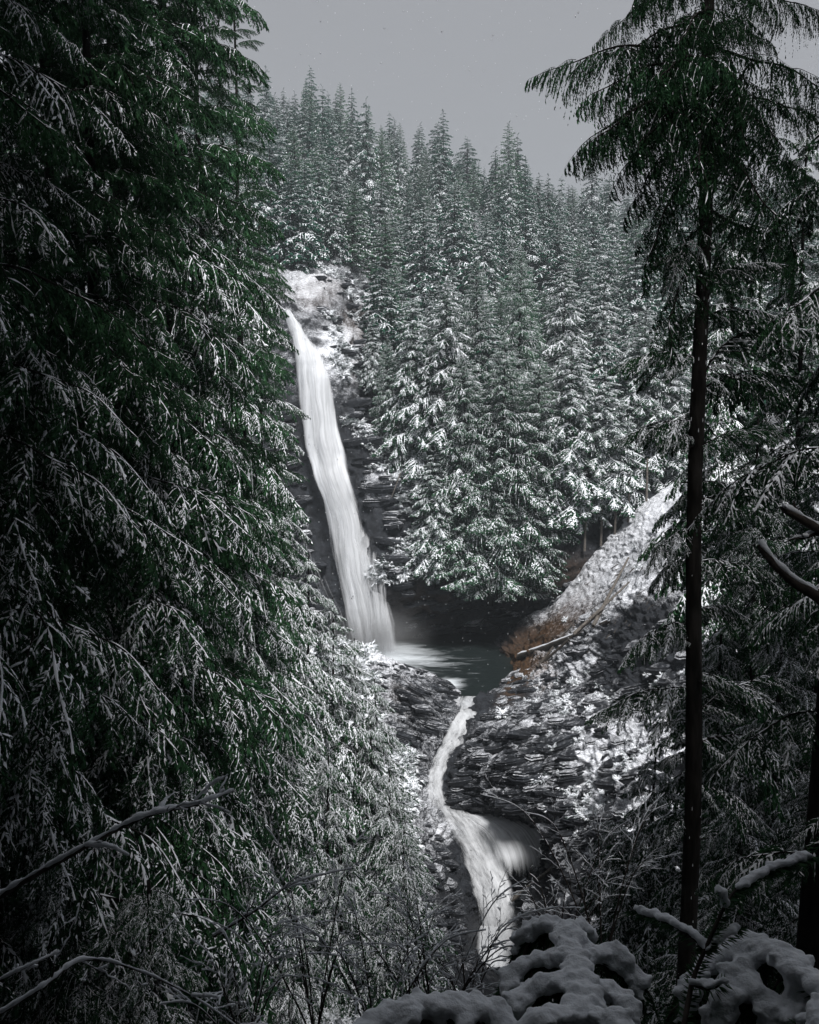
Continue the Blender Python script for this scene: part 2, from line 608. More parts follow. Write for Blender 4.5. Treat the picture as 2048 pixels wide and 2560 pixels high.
def rb_amp(p):
    u, v = project(p)
    k = smooth((u - .65) / .04) * smooth((.645 - (v + (u - .70) * .6)) / .04)
    return 1 - .66 * k


RB = sheet('right_bank', rb, 640, 470, M_ROCK, amp=1.5, freq=.22, strata=.95, thick=.95, ns=(-.35, -.05, 1), snowfn=rb_snow, rustfn=rb_rust, seed=11, ampfn=rb_amp)

# left bank under the trees, with the dark ledge at the outlet of the pool
lb = [
    [PZ(.30, .66, ZP - 1), PZ(.40, .655, ZP - 1), PZ(.45, .650, ZP - 1), PZ(.49, .657, ZP - .8), PZ(.53, .670, ZP - .8), PZ(.557, .682, ZP - .8)],
    [P(.28, .62, 135), P(.38, .635, 133), P(.455, .645, 131), P(.50, .662, 127.5), P(.54, .680, 124), P(.562, .693, 122)],
    [P(.25, .65, 110), P(.36, .68, 114), P(.44, .70, 119), P(.49, .72, 120), P(.525, .72, 119.5), P(.545, .722, 119)],
    [P(.2, .7, 85), P(.33, .74, 92), P(.42, .76, 101), P(.47, .765, 108), P(.50, .755, 112), P(.524, .75, 114)],
    [P(.15, .8, 60), P(.3, .82, 70), P(.42, .82, 85), P(.49, .80, 100), P(.515, .79, 107), P(.533, .79, 109.5)],
    [P(.1, .92, 40), P(.3, .91, 52), P(.42, .89, 68), P(.5, .86, 88), P(.54, .85, 101), P(.568, .84, 106)],
    [P(.0, 1.1, 24), P(.3, 1.05, 32), P(.45, 1.0, 46), P(.53, .95, 74), P(.565, .92, 97), P(.60, .93, 103)],
    [P(-.1, 1.35, 12), P(.3, 1.3, 18), P(.5, 1.2, 28), P(.58, 1.05, 50), P(.62, .99, 80), P(.65, .97, 98)],
]


def lb_snow(p):
    u, v = project(p)
    s = .05 - .15 * smooth((u - .47) / .02) * smooth((.765 - v) / .02) + .25 * smooth((.672 - v) / .012)
    s = s - .5 * smooth((u - .52) / .02) * smooth((v - .77) / .02) + .6 * smooth(1.5 * np.clip(1 - np.hypot((u - .54) / .022, (v - .815) / .02), 0, 1))
    return s


def lb_rust(p):
    u, v = project(p)
    return .22 * smooth(1.5 * np.clip(1 - np.hypot((u - .49) / .035, (v - .685) / .03), 0, 1))


LB = sheet('left_bank', lb, 460, 340, M_ROCK, amp=.9, freq=.25, strata=.8, thick=.9, ns=(.3, -.1, 1), snowfn=lb_snow, rustfn=lb_rust, seed=23)


gb = []
for (uc, v_, y_) in [(.578, .690, 124), (.568, .704, 121), (.552, .722, 118.6), (.540, .742, 115.4), (.534, .765, 112.4), (.545, .79, 109.4), (.575, .812, 108.3), (.590, .845, 106.5), (.602, .885, 104), (.608, .93, 101), (.61, .97, 97)]:
    wl, wr = (.045, .05) if v_ < .79 else (.06, .085)
    gb.append([P(uc - wl, v_ - .004, y_ + .8), P(uc - wl * .45, v_, y_ + .5), P(uc, v_, y_ + .8), P(uc + wr * .5, v_, y_ + .9), P(uc + wr, v_ - .006, y_ + 1.6)])
sheet('stream_bed', gb, 170, 70, M_ROCK, amp=.5, freq=.5, strata=.4, thick=.9, snow=-1.0, seed=51)


# the ground round the viewpoint
def near_z(x, y):
    yy = np.maximum(y, 0)
    z = -1.75 - .10 * yy - .68 * np.maximum(yy - 2, 0) + .30 * np.maximum(-x - 4, 0) + .18 * np.maximum(x - 9, 0)
    z = z + .25 * np.maximum(-y - 2, 0)
    return z + .35 * fbm(np.stack([x * .3, y * .3, 0 * x], -1), 3, 5)


def near_ground():
    xs = np.linspace(-75, 60, 150)
    ys = np.linspace(-60, 46, 120)
    X, Y = np.meshgrid(xs, ys)
    S = np.stack([X, Y, near_z(X, Y)], -1)
    f = grid_faces(120, 150)
    me = make_mesh('near_ground', S.reshape(-1, 3), f, np.zeros(len(f), int), [M_FLOOR], True,
                   {'snow': (.1 + .4 * fbm(S * .2, 3, 8)).ravel(), 'rust': np.zeros(S.shape[:2]).ravel()})
    props(link('near_ground', me), kind='structure')


near_ground()

# a base sheet out to the horizon under everything
xs = np.linspace(-600, 600, 60)
ys = np.linspace(-300, 900, 60)
X, Y = np.meshgrid(xs, ys)
Z = -75 - 25 * smooth((Y + 100) / 200) + 5 * fbm(np.stack([X * .01, Y * .01, 0 * X], -1), 3)
S = np.stack([X, Y, Z], -1)
f = grid_faces(60, 60)
me = make_mesh('ground', S.reshape(-1, 3), f, np.zeros(len(f), int), [M_FLOOR], True, {'snow': np.full(3600, .1), 'rust': np.zeros(3600)})
props(link('ground', me), kind='structure')

# ------------------------------------------------------------------ water


def water_strip(name, rws, nr, nc, mats, bulge=1.0, offs=(0,), amp=.25, seed=0, edge=.55, dens=.55, tapers=(.0, .0), fade=0., fray=.35):
    """rws: (u centre, half width, v, Y); one mesh of thin layers one behind the other"""
    mb_v, mb_f, mb_m, uvs, den = [], [], [], [], []
    base = 0
    A = np.array(rws, float)
    A = resample(A, nr, 0)
    length = np.concatenate([[0], np.cumsum(np.linalg.norm(np.diff(np.array([P(a[0], a[2], a[3]) for a in A]), axis=0), axis=1))])
    for li, off in enumerate(offs):
        t = np.linspace(-1, 1, nc)
        pts = np.zeros((nr, nc, 3))
        for i, (uc, hw, v, y) in enumerate(A):
            for j, s in enumerate(t):
                pts[i, j] = P(uc + hw * s, v, y + bulge * (s * s - .6) + off)
        pts[..., 1] += amp * fbm(pts * np.array([.9, .9, .12]), 4, seed + li)
        pts[..., 0] += amp * .6 * fbm(pts * np.array([.5, .5, .25]), 3, seed + li + 50)
        UV = np.stack([np.broadcast_to((t * .5 + .5)[None] * (A[:, 1:2] / A[:, 1].max()), (nr, nc)), np.broadcast_to(length[:, None] / 12.0, (nr, nc))], -1)
        e = 1 - np.abs(t)[None] ** 2
        k = np.linspace(0, 1, nr)[:, None]
        fr_ = .9 * fbm(pts * np.array([.35, .35, .10]), 3, seed + 70 + li)
        dn = (dens - .35 * fade * k) * np.clip(e * 1.5, -1, 1) - edge * (1 - np.clip(e * 1.9, 0, 1)) + fray * fr_ * (1.2 - e)
        if tapers[0]: dn = dn - 1.2 * (1 - smooth(k / tapers[0]))
        if tapers[1]: dn = dn - 1.2 * (1 - smooth((1 - k) / tapers[1]))
        f = grid_faces(nr, nc)
        mb_v.append(pts.reshape(-1, 3)); mb_f.append(f + base); mb_m.append(np.full(len(f), li % len(mats)))
        uvs.append(UV.reshape(-1, 2)); den.append(dn.ravel())
        base += nr * nc
    me = make_mesh(name, np.concatenate(mb_v), np.concatenate(mb_f), np.concatenate(mb_m), mats, True, {'dens': np.concatenate(den)}, np.concatenate(uvs))
    return link(name, me)


WF = [water_fall_mat('falling_water_%d' % i, d, su, sv, sd_) for i, (d, su, sv, sd_) in enumerate([(1.0, 8, .30, 0.), (.9, 15, .5, 3.3), (.8, 26, .8, 7.1)])]
CF = [water_fall_mat('cascade_water_%d' % i, d, su, sv, sd_, rng_) for i, (d, su, sv, sd_, rng_) in enumerate([(.85, 7, 3.5, 1., (1.05, 2.0)), (.8, 14, 6.0, 5.3, (1.1, 1.9)), (.75, 24, 9.0, 9.1, (1.15, 1.8))])]

t = empty('main_waterfall', P(.46, .633, 149))
props(t, 'tall white waterfall plunging over the dark cliff into the pool', 'waterfall')
ti = Matrix.Translation(-t.location)


def wpart(o, par, label=None):
    o.parent = par
    o.matrix_parent_inverse = Matrix.Translation(-par.location)
    if label: o['label'] = label
    return o


main_rows = [(.350, .006, .303, 160), (.357, .009, .315, 158.5), (.366, .014, .33, 156.5), (.378, .021, .35, 154.5), (.385, .026, .375, 153.5), (.392, .0285, .42, 152.5),
             (.399, .029, .445, 152), (.407, .0285, .47, 151), (.417, .026, .50, 150.5), (.427, .030, .53, 150), (.438, .035, .56, 149.5),
             (.447, .036, .59, 149.2), (.453, .036, .615, 149), (.458, .036, .637, 149)]
wpart(water_strip('falling_water', main_rows, 150, 26, WF, 1.6, (0, .5, 1.0), .7, 3, dens=.58, fade=.3, edge=.8, fray=.95), t)
side_rows = [(.440, .006, .512, 149.7), (.447, .010, .525, 149.2), (.452, .016, .545, 148.6), (.457, .020, .57, 148.2), (.460, .021, .60, 148), (.461, .023, .638, 148)]
wpart(water_strip('side_veil', side_rows, 80, 20, WF[1:], .6, (0, .4), .5, 8, dens=.45, tapers=(.45, 0), fade=.3), t)
left_rows = [(.376, .003, .51, 151), (.372, .005, .53, 150.6), (.380, .009, .55, 150), (.395, .013, .575, 149.7), (.41, .014, .60, 149.5), (.42, .015, .635, 149.3)]
wpart(water_strip('side_veil', left_rows, 60, 10, WF[2:], .4, (0,), .3, 12, dens=.2), t)

# plunge pool
xs = np.linspace(-42, 46, 150)
ys = np.linspace(125.2, 166, 90)
X, Y = np.meshgrid(xs, ys)
S = np.stack([X, Y, ZP + .06 * fbm(np.stack([X * .5, Y * .5, 0 * X], -1), 3, 2)], -1)
u, v = project(S)
foam = .8 * np.exp(-(((u - .465) / .04) ** 2 + ((v - .637) / .010) ** 2)) + .32 * np.exp(-(((u - .50) / .06) ** 2 + ((v - .645) / .012) ** 2))
foam = foam + .8 * np.exp(-(((u - .545) / .018) ** 2 + ((v - .668) / .006) ** 2)) + .9 * np.exp(-(((u - .58) / .022) ** 2 + ((v - .688) / .005) ** 2))
f = grid_faces(90, 150)
me = make_mesh('plunge_pool', S.reshape(-1, 3), f, np.zeros(len(f), int), [pool_mat()], True, {'foam': foam.ravel()})
props(link('pool_water', me), kind='structure')

# stream below the pool and the lower falls
t = empty('lower_waterfall', P(.6, .93, 102))
props(t, 'white lower cascade twisting down between the snowy rock dome and the left trees', 'waterfall')
chute = [(.578, .036, .680, 126.2), (.577, .032, .689, 123.3), (.569, .026, .706, 119.9), (.557, .020, .722, 117.8), (.544, .017, .735, 115.8), (.536, .014, .75, 113.2), (.531, .014, .765, 111.2), (.533, .015, .778, 109.7),
         (.545, .024, .79, 108.2), (.566, .035, .80, 107), (.580, .037, .815, 106), (.589, .034, .835, 105), (.598, .031, .86, 103.5), (.605, .029, .885, 102), (.611, .030, .905, 101), (.611, .036, .93, 99)]
wpart(water_strip('cascade', chute, 220, 24, CF, .35, (-.6, -.2, .2), .8, 21, dens=.55, edge=1.0, fray=.9), t)
veil = [(.612, .055, .795, 107.2), (.622, .054, .802, 105.6), (.634, .046, .815, 104.2), (.642, .040, .84, 103.2), (.643, .037, .880, 102.4)]
VF = [water_fall_mat('veil_water_%d' % i, .85, su, .7, sd_, (.95, 1.6)) for i, (su, sd_) in enumerate([(13, 2.2), (24, 6.1)])]
wpart(water_strip('ledge_veil', veil, 60, 40, VF, -.6, (-.2, .1), .3, 31, dens=.55, edge=.4, tapers=(0, .3)), t)
low = [(.604, .024, .905, 99), (.606, .030, .925, 97), (.61, .034, .945, 95)]
wpart(water_strip('foam_pool', low, 20, 20, CF, .2, (0, .3), .4, 36, dens=.9), t)

# ------------------------------------------------------------------ branches and trees


def kites(b, d, l, w, nrm):
    """flat kite-shaped blades: base b, direction d, length l, width w"""
    s = np.cross(d, nrm)
    s /= np.linalg.norm(s, axis=-1, keepdims=True) + 1e-9
    m = b + d * (l * .45)[:, None]
    v = np.stack([b, m + s * (w * .5)[:, None], b + d * l[:, None], m - s * (w * .5)[:, None]], 1)
    n = len(b)
    return v.reshape(-1, 3), np.arange(n * 4).reshape(-1, 4)


def branch(L=4.0, nb=60, K=7, ml=20, lL=.12, lW=.035, rise=.15, droop=.45, wid=.32, hang=.6, drape=.35, snow=.6, sw=.035, seed=0, spine=.011, sleaf=.5, tw=True, sgap=.25):
    g = np.random.default_rng(seed)
    mb = MB()

    def sp(t):
        return np.stack([L * t * (1 - .15 * droop * t), L * (.05 * np.sin(t * 5 + seed) + .012 * np.sin(t * 17 + seed * 2)) * t, L * (rise * t - droop * t ** 2 + .010 * np.sin(t * 14 + seed))], -1)
    ts = np.linspace(0, 1, 15)
    pth = sp(ts)
    v, f = tube(pth, L * spine * (1.06 - ts), 5)
    mb.add(v, f, 0)
    t = np.sort(np.clip(np.linspace(.08, 1, nb) + g.normal(0, .5 / nb, nb), .04, 1))
    t[-1] = 1
    side = np.where(np.arange(nb) % 2, 1., -1.)
    base = sp(t)
    tan = sp(np.minimum(t + .01, 1.01)) - sp(t - .01)
    tan /= np.linalg.norm(tan, axis=1, keepdims=True)
    lt = L * wid * (np.minimum(1, (t / .35) ** .8) * (1 - t ** 2.5) * .9 + .13) * g.uniform(.65, 1.15, nb)
    ang = np.radians(66 - 30 * t) + g.normal(0, .14, nb)
    ang[-1] = 0
    lat = np.stack([-tan[:, 1], tan[:, 0], 0 * t], -1)
    d = tan * np.cos(ang)[:, None] + lat * (side * np.sin(ang))[:, None]
    s = np.linspace(0, 1, K + 1)
    hg = hang * g.uniform(.7, 1.3, nb)
    pos = base[:, None] + d[:, None] * (lt[:, None] * (s - .3 * np.minimum(hg, 1.2)[:, None] * s ** 2))[..., None]
    pos[..., 2] -= lt[:, None] * hg[:, None] * s[None] ** 1.6
    pos[..., :2] += g.normal(0, .012 * L * .2, pos[..., :2].shape) * s[None, :, None]
    td = np.gradient(pos, axis=1)
    td /= np.linalg.norm(td, axis=2, keepdims=True) + 1e-9
    # twig strips
    if tw:
        wv = (.0022 * L * (1.1 - s))[None, :, None]
        up = np.array([0, 0, 1.])
        v = np.stack([pos - up * wv, pos + up * wv], 2).reshape(-1, 3)
        i = (np.arange(nb)[:, None] * (K + 1) + np.arange(K)[None]) * 2
        f = np.stack([i, i + 1, i + 3, i + 2], -1).reshape(-1, 4)
        mb.add(v, f, 0)
    # leaves
    n = nb * ml
    bi = np.repeat(np.arange(nb), ml)
    sl = (np.tile(np.linspace(.04, 1, ml), nb) + g.normal(0, .4 / ml, n)).clip(0, .999)
    k = np.floor(sl * K).astype(int)
    fr = (sl * K - k)[:, None]
    b = pos[bi, k] * (1 - fr) + pos[bi, k + 1] * fr
    tt = td[bi, k]
    sg = np.where(g.random(n) < .5, 1., -1.)
    la = np.stack([-tt[:, 1], tt[:, 0], 0 * sl], -1)
    la /= np.linalg.norm(la, axis=1, keepdims=True) + 1e-9
    dr = drape * g.uniform(.3, 1.6, n)
    dd = .6 * tt + la * (sg * .75 * np.clip(1.1 - dr, .1, 1))[:, None] + g.normal(0, .18, (n, 3))
    dd[:, 2] -= dr
    dd /= np.linalg.norm(dd, axis=1, keepdims=True)
    ll = lL * g.uniform(.55, 1.35, n) * (1.15 - .5 * sl)
    nr = np.array([0, 0, 1.]) + g.normal(0, .45, (n, 3)) + la * (dr * sg)[:, None]
    v, f = kites(b, dd, ll, lW * g.uniform(.7, 1.3, n), nr)
    mb.add(v, f, 1)
    # leaves on the main stem
    # snow ridges on the twigs
    if snow > 0:
        def ridge(pp, tdd, ww, hh):
            m_, kk = pp.shape[:2]
            la2 = np.stack([-tdd[..., 1], tdd[..., 0], 0 * tdd[..., 0]], -1)
            la2 /= np.linalg.norm(la2, axis=-1, keepdims=True) + 1e-9
            vv = np.stack([pp + la2 * ww[..., None] - np.array([0, 0, .35]) * ww[..., None] * .8, pp + np.array([0, 0, 1.]) * hh[..., None], pp - la2 * ww[..., None] - np.array([0, 0, .35]) * ww[..., None] * .8], 2).reshape(-1, 3)
            i = (np.arange(m_)[:, None] * kk + np.arange(kk - 1)[None]) * 3
            f1 = np.stack([i, i + 1, i + 4, i + 3], -1).reshape(-1, 4)
            f2 = np.stack([i + 1, i + 2, i + 5, i + 4], -1).reshape(-1, 4)
            mb.add(vv, np.concatenate([f1, f2]), 2)
        keep = g.random(nb) < min(1, snow * 1.25)
        pk = pos[keep]
        m_ = len(pk)
        if m_:
            K2 = K * 2 + 1
            pp = resample(pk, K2, 1)
            dt = np.gradient(pp, axis=1)
            dt /= np.linalg.norm(dt, axis=2, keepdims=True) + 1e-9
            s2 = np.linspace(0, 1, K2)
            lump = g.uniform(.35, 1.25, (m_, K2)) * (g.random((m_, K2)) > sgap) * (1.15 - .6 * s2)[None]
            lump[:, 0] *= .5; lump[:, -1] = .1
            flat = .35 + .65 * np.clip(1 - np.abs(dt[..., 2]), 0, 1)
            ridge(pp, dt, sw * lump * flat, .55 * sw * lump * flat + .004)
        st = np.linspace(.03, 1, 26)
        pp = sp(st)[None] + np.array([0, 0, L * spine * .7])
        dt = np.gradient(pp, axis=1)
        dt /= np.linalg.norm(dt, axis=2, keepdims=True)
        lump = g.uniform(.5, 1.4, (1, 26))
        lump *= (g.random((1, 26)) < min(1, .1 + .6 * snow))
        ridge(pp, dt, sw * .9 * lump * (.3 + .7 * snow), .6 * sw * lump * (.3 + .7 * snow))
        # snow caught on the sprays
        pick = g.random(n) < snow * sleaf
        q = int(pick.sum())
        if q:
            b2 = b[pick] + np.array([0, 0, .35 * lW])
            d2 = dd[pick].copy()
            d2[:, 2] = d2[:, 2] * .7 + .05
            d2 /= np.linalg.norm(d2, axis=1, keepdims=True)
            v, f = kites(b2, d2, ll[pick] * .85, lW * g.uniform(.7, 1.5, q), np.array([0, 0, 1.]) + g.normal(0, .25, (q, 3)))
            mb.add(v, f, 2)
    return mb.arrays()


def bough(L, main, sub, nsub=14, seed=0, ratio=.5):
    """a main branch with side boughs of its own: (L, droop parameters) as for branch()"""
    g = np.random.default_rng(seed)
    mb = MB()
    mb.add(*branch(L=L, seed=seed, **main))
    subs = [branch(L=1.6, seed=seed * 7 + k, **dict(sub, snow=min(1, sub.get('snow', 0) * (1.35, .85, .25)[k]))) for k in range(3)]
    rise, droop = main.get('rise', .15), main.get('droop', .45)
    for k in range(nsub):
        t = .10 + .82 * (k + g.uniform(-.3, .3)) / nsub
        b = np.array([L * t * (1 - .15 * droop * t), 0, L * (rise * t - droop * t * t) - .01])
        sl = math.atan(rise - 2 * droop * t)
        ln = L * ratio * (min(1, t / .25) * (1 - t) ** .8 + .18) * g.uniform(.7, 1.15)
        yaw = (1 if k % 2 else -1) * R(62 - 28 * t) + g.normal(0, .1)
        v, f, m = subs[k % 3]
        mb.add(xform(v, ln / 1.6, -sl * .6 + g.uniform(-.05, .3), yaw, g.normal(0, .3), b), f, m)
    return mb.arrays()


def xform(v, s, pitch, yaw, roll, off):
    m = np.array(Euler((roll, pitch, yaw)).to_matrix()) * s
    return v @ m.T + np.asarray(off)


def crown_arrays(H, nbr, lib, L0, zb=.12, Rmax=3.6, power=.8, whorl=0, up=.35, lo=-.25, seed=0, rmin=.25, trunk_r=.3, rag=.25):
    g = np.random.default_rng(seed)
    mb = MB()
    pth = np.stack([.15 * np.sin(np.linspace(0, 3, 9) + seed), .15 * np.cos(np.linspace(0, 2.5, 9)), np.linspace(-.5, H, 9)], -1)
    v, f = tube(pth, trunk_r * np.linspace(1, .05, 9), 7)
    mb.add(v, f, 0)
    for i in range(nbr):
        fr = ((i + .5) / nbr) ** .85
        if whorl:
            fr = min(.995, (math.floor(fr * whorl) + .6 * g.random()) / whorl)
        z = H * (zb + (1 - zb) * fr * .985)
        env = min(1.0, ((1 - fr) ** power) * 1.05) * min(1, .55 + fr * 3)
        r = Rmax * env * g.uniform(1 - rag, 1 + rag * .6) + rmin
        a = i * 2.39996 + g.normal(0, .3)
        lv, lf, lm = lib[int(g.integers(len(lib)))]
        pitch = -(up * fr ** 1.5 + lo * (1 - fr)) + g.normal(0, .08)
        vv = xform(lv, r / L0, pitch, a, g.normal(0, .15), (0, 0, z))
        mb.add(vv, lf, lm)
    # leader
    lv, lf, lm = lib[0]
    mb.add(xform(lv, .9 / L0, -R(82), 0, 0, (0, 0, H - .5)), lf, lm)
    return mb.arrays()


# branch libraries (shared by every tree of a kind)
FAR = [branch(4, 18, 3, 7, .62, .28, .12, .42, .42, .5, .35, .26, .12, s, .012, .26, False, .3) for s in range(4)]
FARS = [branch(4, 18, 3, 8, .60, .25, .10, .48, .42, .6, .35, .50, .12, s + 10, .012, .38, False, .2) for s in range(4)]
CED = [branch(4, 20, 3, 9, .55, .17, .22, .40, .34, .7, .7, .35, .09, s + 20, .012, .42, False, .3) for s in range(4)]
MIDF = [branch(4, 42, 4, 16, .28, .095, .10, .50, .42, .6, .40, .58, .080, s + 30, .012, .36, False, .2) for s in range(4)]
MIDC = [branch(4, 42, 4, 17, .27, .075, .20, .45, .38, .8, .70, .40, .05, s + 40, .012, .38, False, .3) for s in range(4)]


def mk(name, arr, mats): return make_mesh(name, *arr, mats, False)


far_m, cedar_m = [M_BARK, M_FOL_F, M_SNOW], [M_BARK, M_FOL_C, M_SNOW]
mid_m = [M_BARK, M_FOL_M, M_SNOW]
ME_DARK = [mk('dark_fir', crown_arrays(27, 84, FAR, 4, .06, 4.6 + .4 * k, .85, (0, 18)[k % 2], seed=k, rmin=.55), far_m) for k in range(4)]
ME_SNOWY = [mk('snowy_fir', crown_arrays(27, 88, FARS, 4, .05, 4.9 + .4 * k, .8, (16, 20, 0, 18)[k], seed=k + 5, rmin=.6), far_m) for k in range(4)]
ME_CEDAR = [mk('cedar', crown_arrays(27, 110, CED, 4, .04, 4.6 + .4 * k, .75, 0, .5, .0, seed=k + 9, rmin=.5), cedar_m) for k in range(3)]


def split_crown(arr):
    """trunk quads apart from the rest"""
    return arr


ME_MIDF = [mk('snow_laden_fir', crown_arrays(30, 150, MIDF, 4, .08, 5.4 + .4 * k, .75, (20, 0)[k % 2], .3, -.3, seed=k + 15, rmin=.6), mid_m) for k in range(2)]
ME_MIDC = [mk('drooping_cedar', crown_arrays(30, 170, MIDC, 4, .04, 5.0 + .6 * k, .7, 0, .5, .05, seed=k + 19, rmin=.6), [M_BARK, M_FOL_C, M_SNOW]) for k in range(2)]
ME_TRUNK = make_mesh('trunk', *(lambda a: (a[0], a[1], np.zeros(len(a[1]), int)))(tube(np.stack([np.zeros(9), np.zeros(9), np.linspace(-1.5, 22, 9)], -1), .34 * np.linspace(1, .3, 9), 8)), [M_BARK])

GN_PROTO = {}


def stuff_scatter(name, pts, rotz, scl, idx, protos, label, cat, tilt=None):
    """ONE object that repeats the given meshes on points: a mass nobody could count"""
    colp = bpy.data.collections.new(name + '_kinds')
    for i, p in enumerate(protos): colp.objects.link(p)
    order = sorted(range(len(protos)), key=lambda i: protos[i].name)
    inv = {o: k for k, o in enumerate(order)}
    me = bpy.data.meshes.new(name)
    me.vertices.add(len(pts))
    me.vertices.foreach_set('co', np.ascontiguousarray(pts, np.float32).ravel())
    a = me.attributes.new('rot', 'FLOAT_VECTOR', 'POINT')
    rv = np.zeros((len(pts), 3), np.float32)
    rv[:, 2] = rotz
    if tilt is not None: rv[:, :2] = tilt
    a.data.foreach_set('vector', rv.ravel())
    a = me.attributes.new('scl', 'FLOAT', 'POINT')
    a.data.foreach_set('value', np.asarray(scl, np.float32))
    a = me.attributes.new('idx', 'INT', 'POINT')
    a.data.foreach_set('value', np.array([inv[int(i)] for i in idx], np.int32))
    o = link(name, me)
    g = bpy.data.node_groups.new(name, 'GeometryNodeTree')
    g.interface.new_socket('Geometry', in_out='INPUT', socket_type='NodeSocketGeometry')
    g.interface.new_socket('Geometry', in_out='OUTPUT', socket_type='NodeSocketGeometry')
    gi, go = g.nodes.new('NodeGroupInput'), g.nodes.new('NodeGroupOutput')
    ip = g.nodes.new('GeometryNodeInstanceOnPoints')
    ci = g.nodes.new('GeometryNodeCollectionInfo')
    ci.inputs['Collection'].default_value = colp
    ci.inputs['Separate Children'].default_value = True
    ci.inputs['Reset Children'].default_value = True

    def att(nm, ty, sock):
        n = g.nodes.new('GeometryNodeInputNamedAttribute')
        n.data_type = ty
        n.inputs['Name'].default_value = nm
        g.links.new([x for x in n.outputs if x.name == 'Attribute' and x.enabled][0], sock)
    ip.inputs['Pick Instance'].default_value = True
    g.links.new(gi.outputs[0], ip.inputs['Points'])
    g.links.new(ci.outputs[0], ip.inputs['Instance'])
    att('rot', 'FLOAT_VECTOR', ip.inputs['Rotation'])
    att('scl', 'FLOAT', ip.inputs['Scale'])
    att('idx', 'INT', ip.inputs['Instance Index'])
    g.links.new(ip.outputs[0], go.inputs[0])
    md = o.modifiers.new('scatter', 'NODES')
    md.node_group = g
    props(o, label, cat, kind='stuff')
    return o


def tree_obj(name, me, loc, s, rz, label, group, parts=False, tilt=(0, 0), trunkme=None, wide=1.0):
    if parts:
        t = empty(name, loc)
        t.rotation_euler = (tilt[0], tilt[1], rz)
        t.scale = (s * wide, s * wide, s)
        link('crown', me, t)
        link('trunk', trunkme or ME_TRUNK, t)
    else:
        t = link(name, me)
        t.location = loc
        t.rotation_euler = (tilt[0], tilt[1], rz)
        t.scale = (s * wide, s * wide, s)
    props(t, label, 'tree', group)
    return t


# ---- forest on the far hill: darts on the hill sheet
g = np.random.default_rng(5)
HP = HILL.reshape(-1, 3)
hu, hv = project(HP)
cand = HP[(hu > .22) & (hu < 1.1) & (HP[:, 1] > 158) & (HP[:, 1] < 400)]
cand = cand[g.permutation(len(cand))]
ridge_row = np.array([P(u, v, y) for u, v, y in zip(cu, [.164, .164, .164, .170, .182, .194, .206, .222, .240, .246, .25, .25, .245, .235], [370, 370, 370, 365, 360, 350, 345, 335, 325, 320, 318, 318, 318, 318])])
placed = []
cell = {}


def try_place(p, r):
    cx, cy_ = int(p[0] // 6), int(p[1] // 6)
    for a in range(cx - 2, cx + 3):
        for b in range(cy_ - 2, cy_ + 3):
            for q in cell.get((a, b), ()):
                if (q[0] - p[0]) ** 2 + (q[1] - p[1]) ** 2 < r * r: return False
    cell.setdefault((cx, cy_), []).append(p)
    return True


def hill_ok(u, v, Y):
    if u < .47 and v > .262 and Y < 175: return False          # the open shoulder beside the falls
    if u < .46 and .262 < v: return False
    if v > .50: return False
    return True


for p in cand[:40000]:
    u, v = project(p)
    if not hill_ok(u, v, p[1]): continue
    if try_place(p, 5.4 + 1.6 * (p[1] - 150) / 200): placed.append(p)
placed = np.array(placed)
pu, pv = project(placed)
ridge_y = np.interp(pu, cu, ridge_row[:, 1])
is_ridge = placed[:, 1] > ridge_y - 22
vis = placed[:, 1] < ridge_y + 12
placed, pu, pv, is_ridge = placed[vis], pu[vis], pv[vis], is_ridge[vis]
dist = placed[:, 1]
order = np.argsort(np.where(is_ridge & (pu > .32) & (pu < 1.02), 100, 0) * -1 + dist + 1000 * ((pu < .33) | (pu > 1.02)))
N_IND = 235
zones = ['snow-dusted conifer in the crowd covering the far hillside', 'dark pointed conifer standing on the skyline of the far hill',
         'snow-laden conifer on the lower far slope above the pool', 'grey-green cedar spire among the firs of the far slope']
zgroup = ['conifers covering the far hillside', 'conifers along the skyline ridge', 'conifers low on the far slope', 'cedars among the firs of the far slope']
stuff_pts, protos = [], {}
for rank, i in enumerate(order):
    p, u, v = placed[i], pu[i], pv[i]
    top_dark = smooth((p[1] - 230) / 110)
    q = g.random()
    if q < .22: kind = 8 + int(g.integers(3))
    elif q < .22 + .78 * (1 - .75 * top_dark): kind = 4 + int(g.integers(4))
    else: kind = int(g.integers(4))
    s = g.choice([.45, .62, .78, .92, 1.1], p=[.2, .25, .27, .18, .10]) * g.uniform(.88, 1.12) * (1.0 if not is_ridge[i] else .88)
    if p[1] < 200: s *= .92
    mesh = (ME_DARK + ME_SNOWY + ME_CEDAR)[kind]
    if rank < N_IND:
        zl = ('left of the falls top' if u < .36 else 'right above the top of the waterfall' if u < .46 else 'above the left end of the cedar clump' if u < .55 else
              'above the middle of the cedar clump' if u < .64 else 'between the cedar clump and the black trunk' if u < .76 else 'seen past the black foreground trunk' if u < .9 else 'near the right picture edge')
        kn = ('dark fir', 'snow-dusted fir', 'grey-green cedar')[0 if kind < 4 else 1 if kind < 8 else 2]
        sn = 'small' if s < .6 else 'middle-sized' if s < .9 else 'tall'
        zn = 'on the skyline' if is_ridge[i] else 'low on the far slope' if p[1] < 205 else 'halfway up the far hill' if p[1] < 260 else 'high on the far hill'
        lab_ = '%s %s %s, %s' % (sn, kn, zn, zl)
        o = tree_obj('conifer', mesh, p - np.array([0, 0, .6]), s, g.uniform(0, 6.28), lab_, lab_.replace(kn, kn + 's'), tilt=(g.normal(0, .035), g.normal(0, .035)), wide=g.uniform(1.15, 1.75))
        protos.setdefault(kind, o)
    else:
        stuff_pts.append((p[0], p[1], p[2] - .6, g.uniform(0, 6.28), s, kind))
sp_ = np.array([q for q in stuff_pts if int(q[5]) in protos])
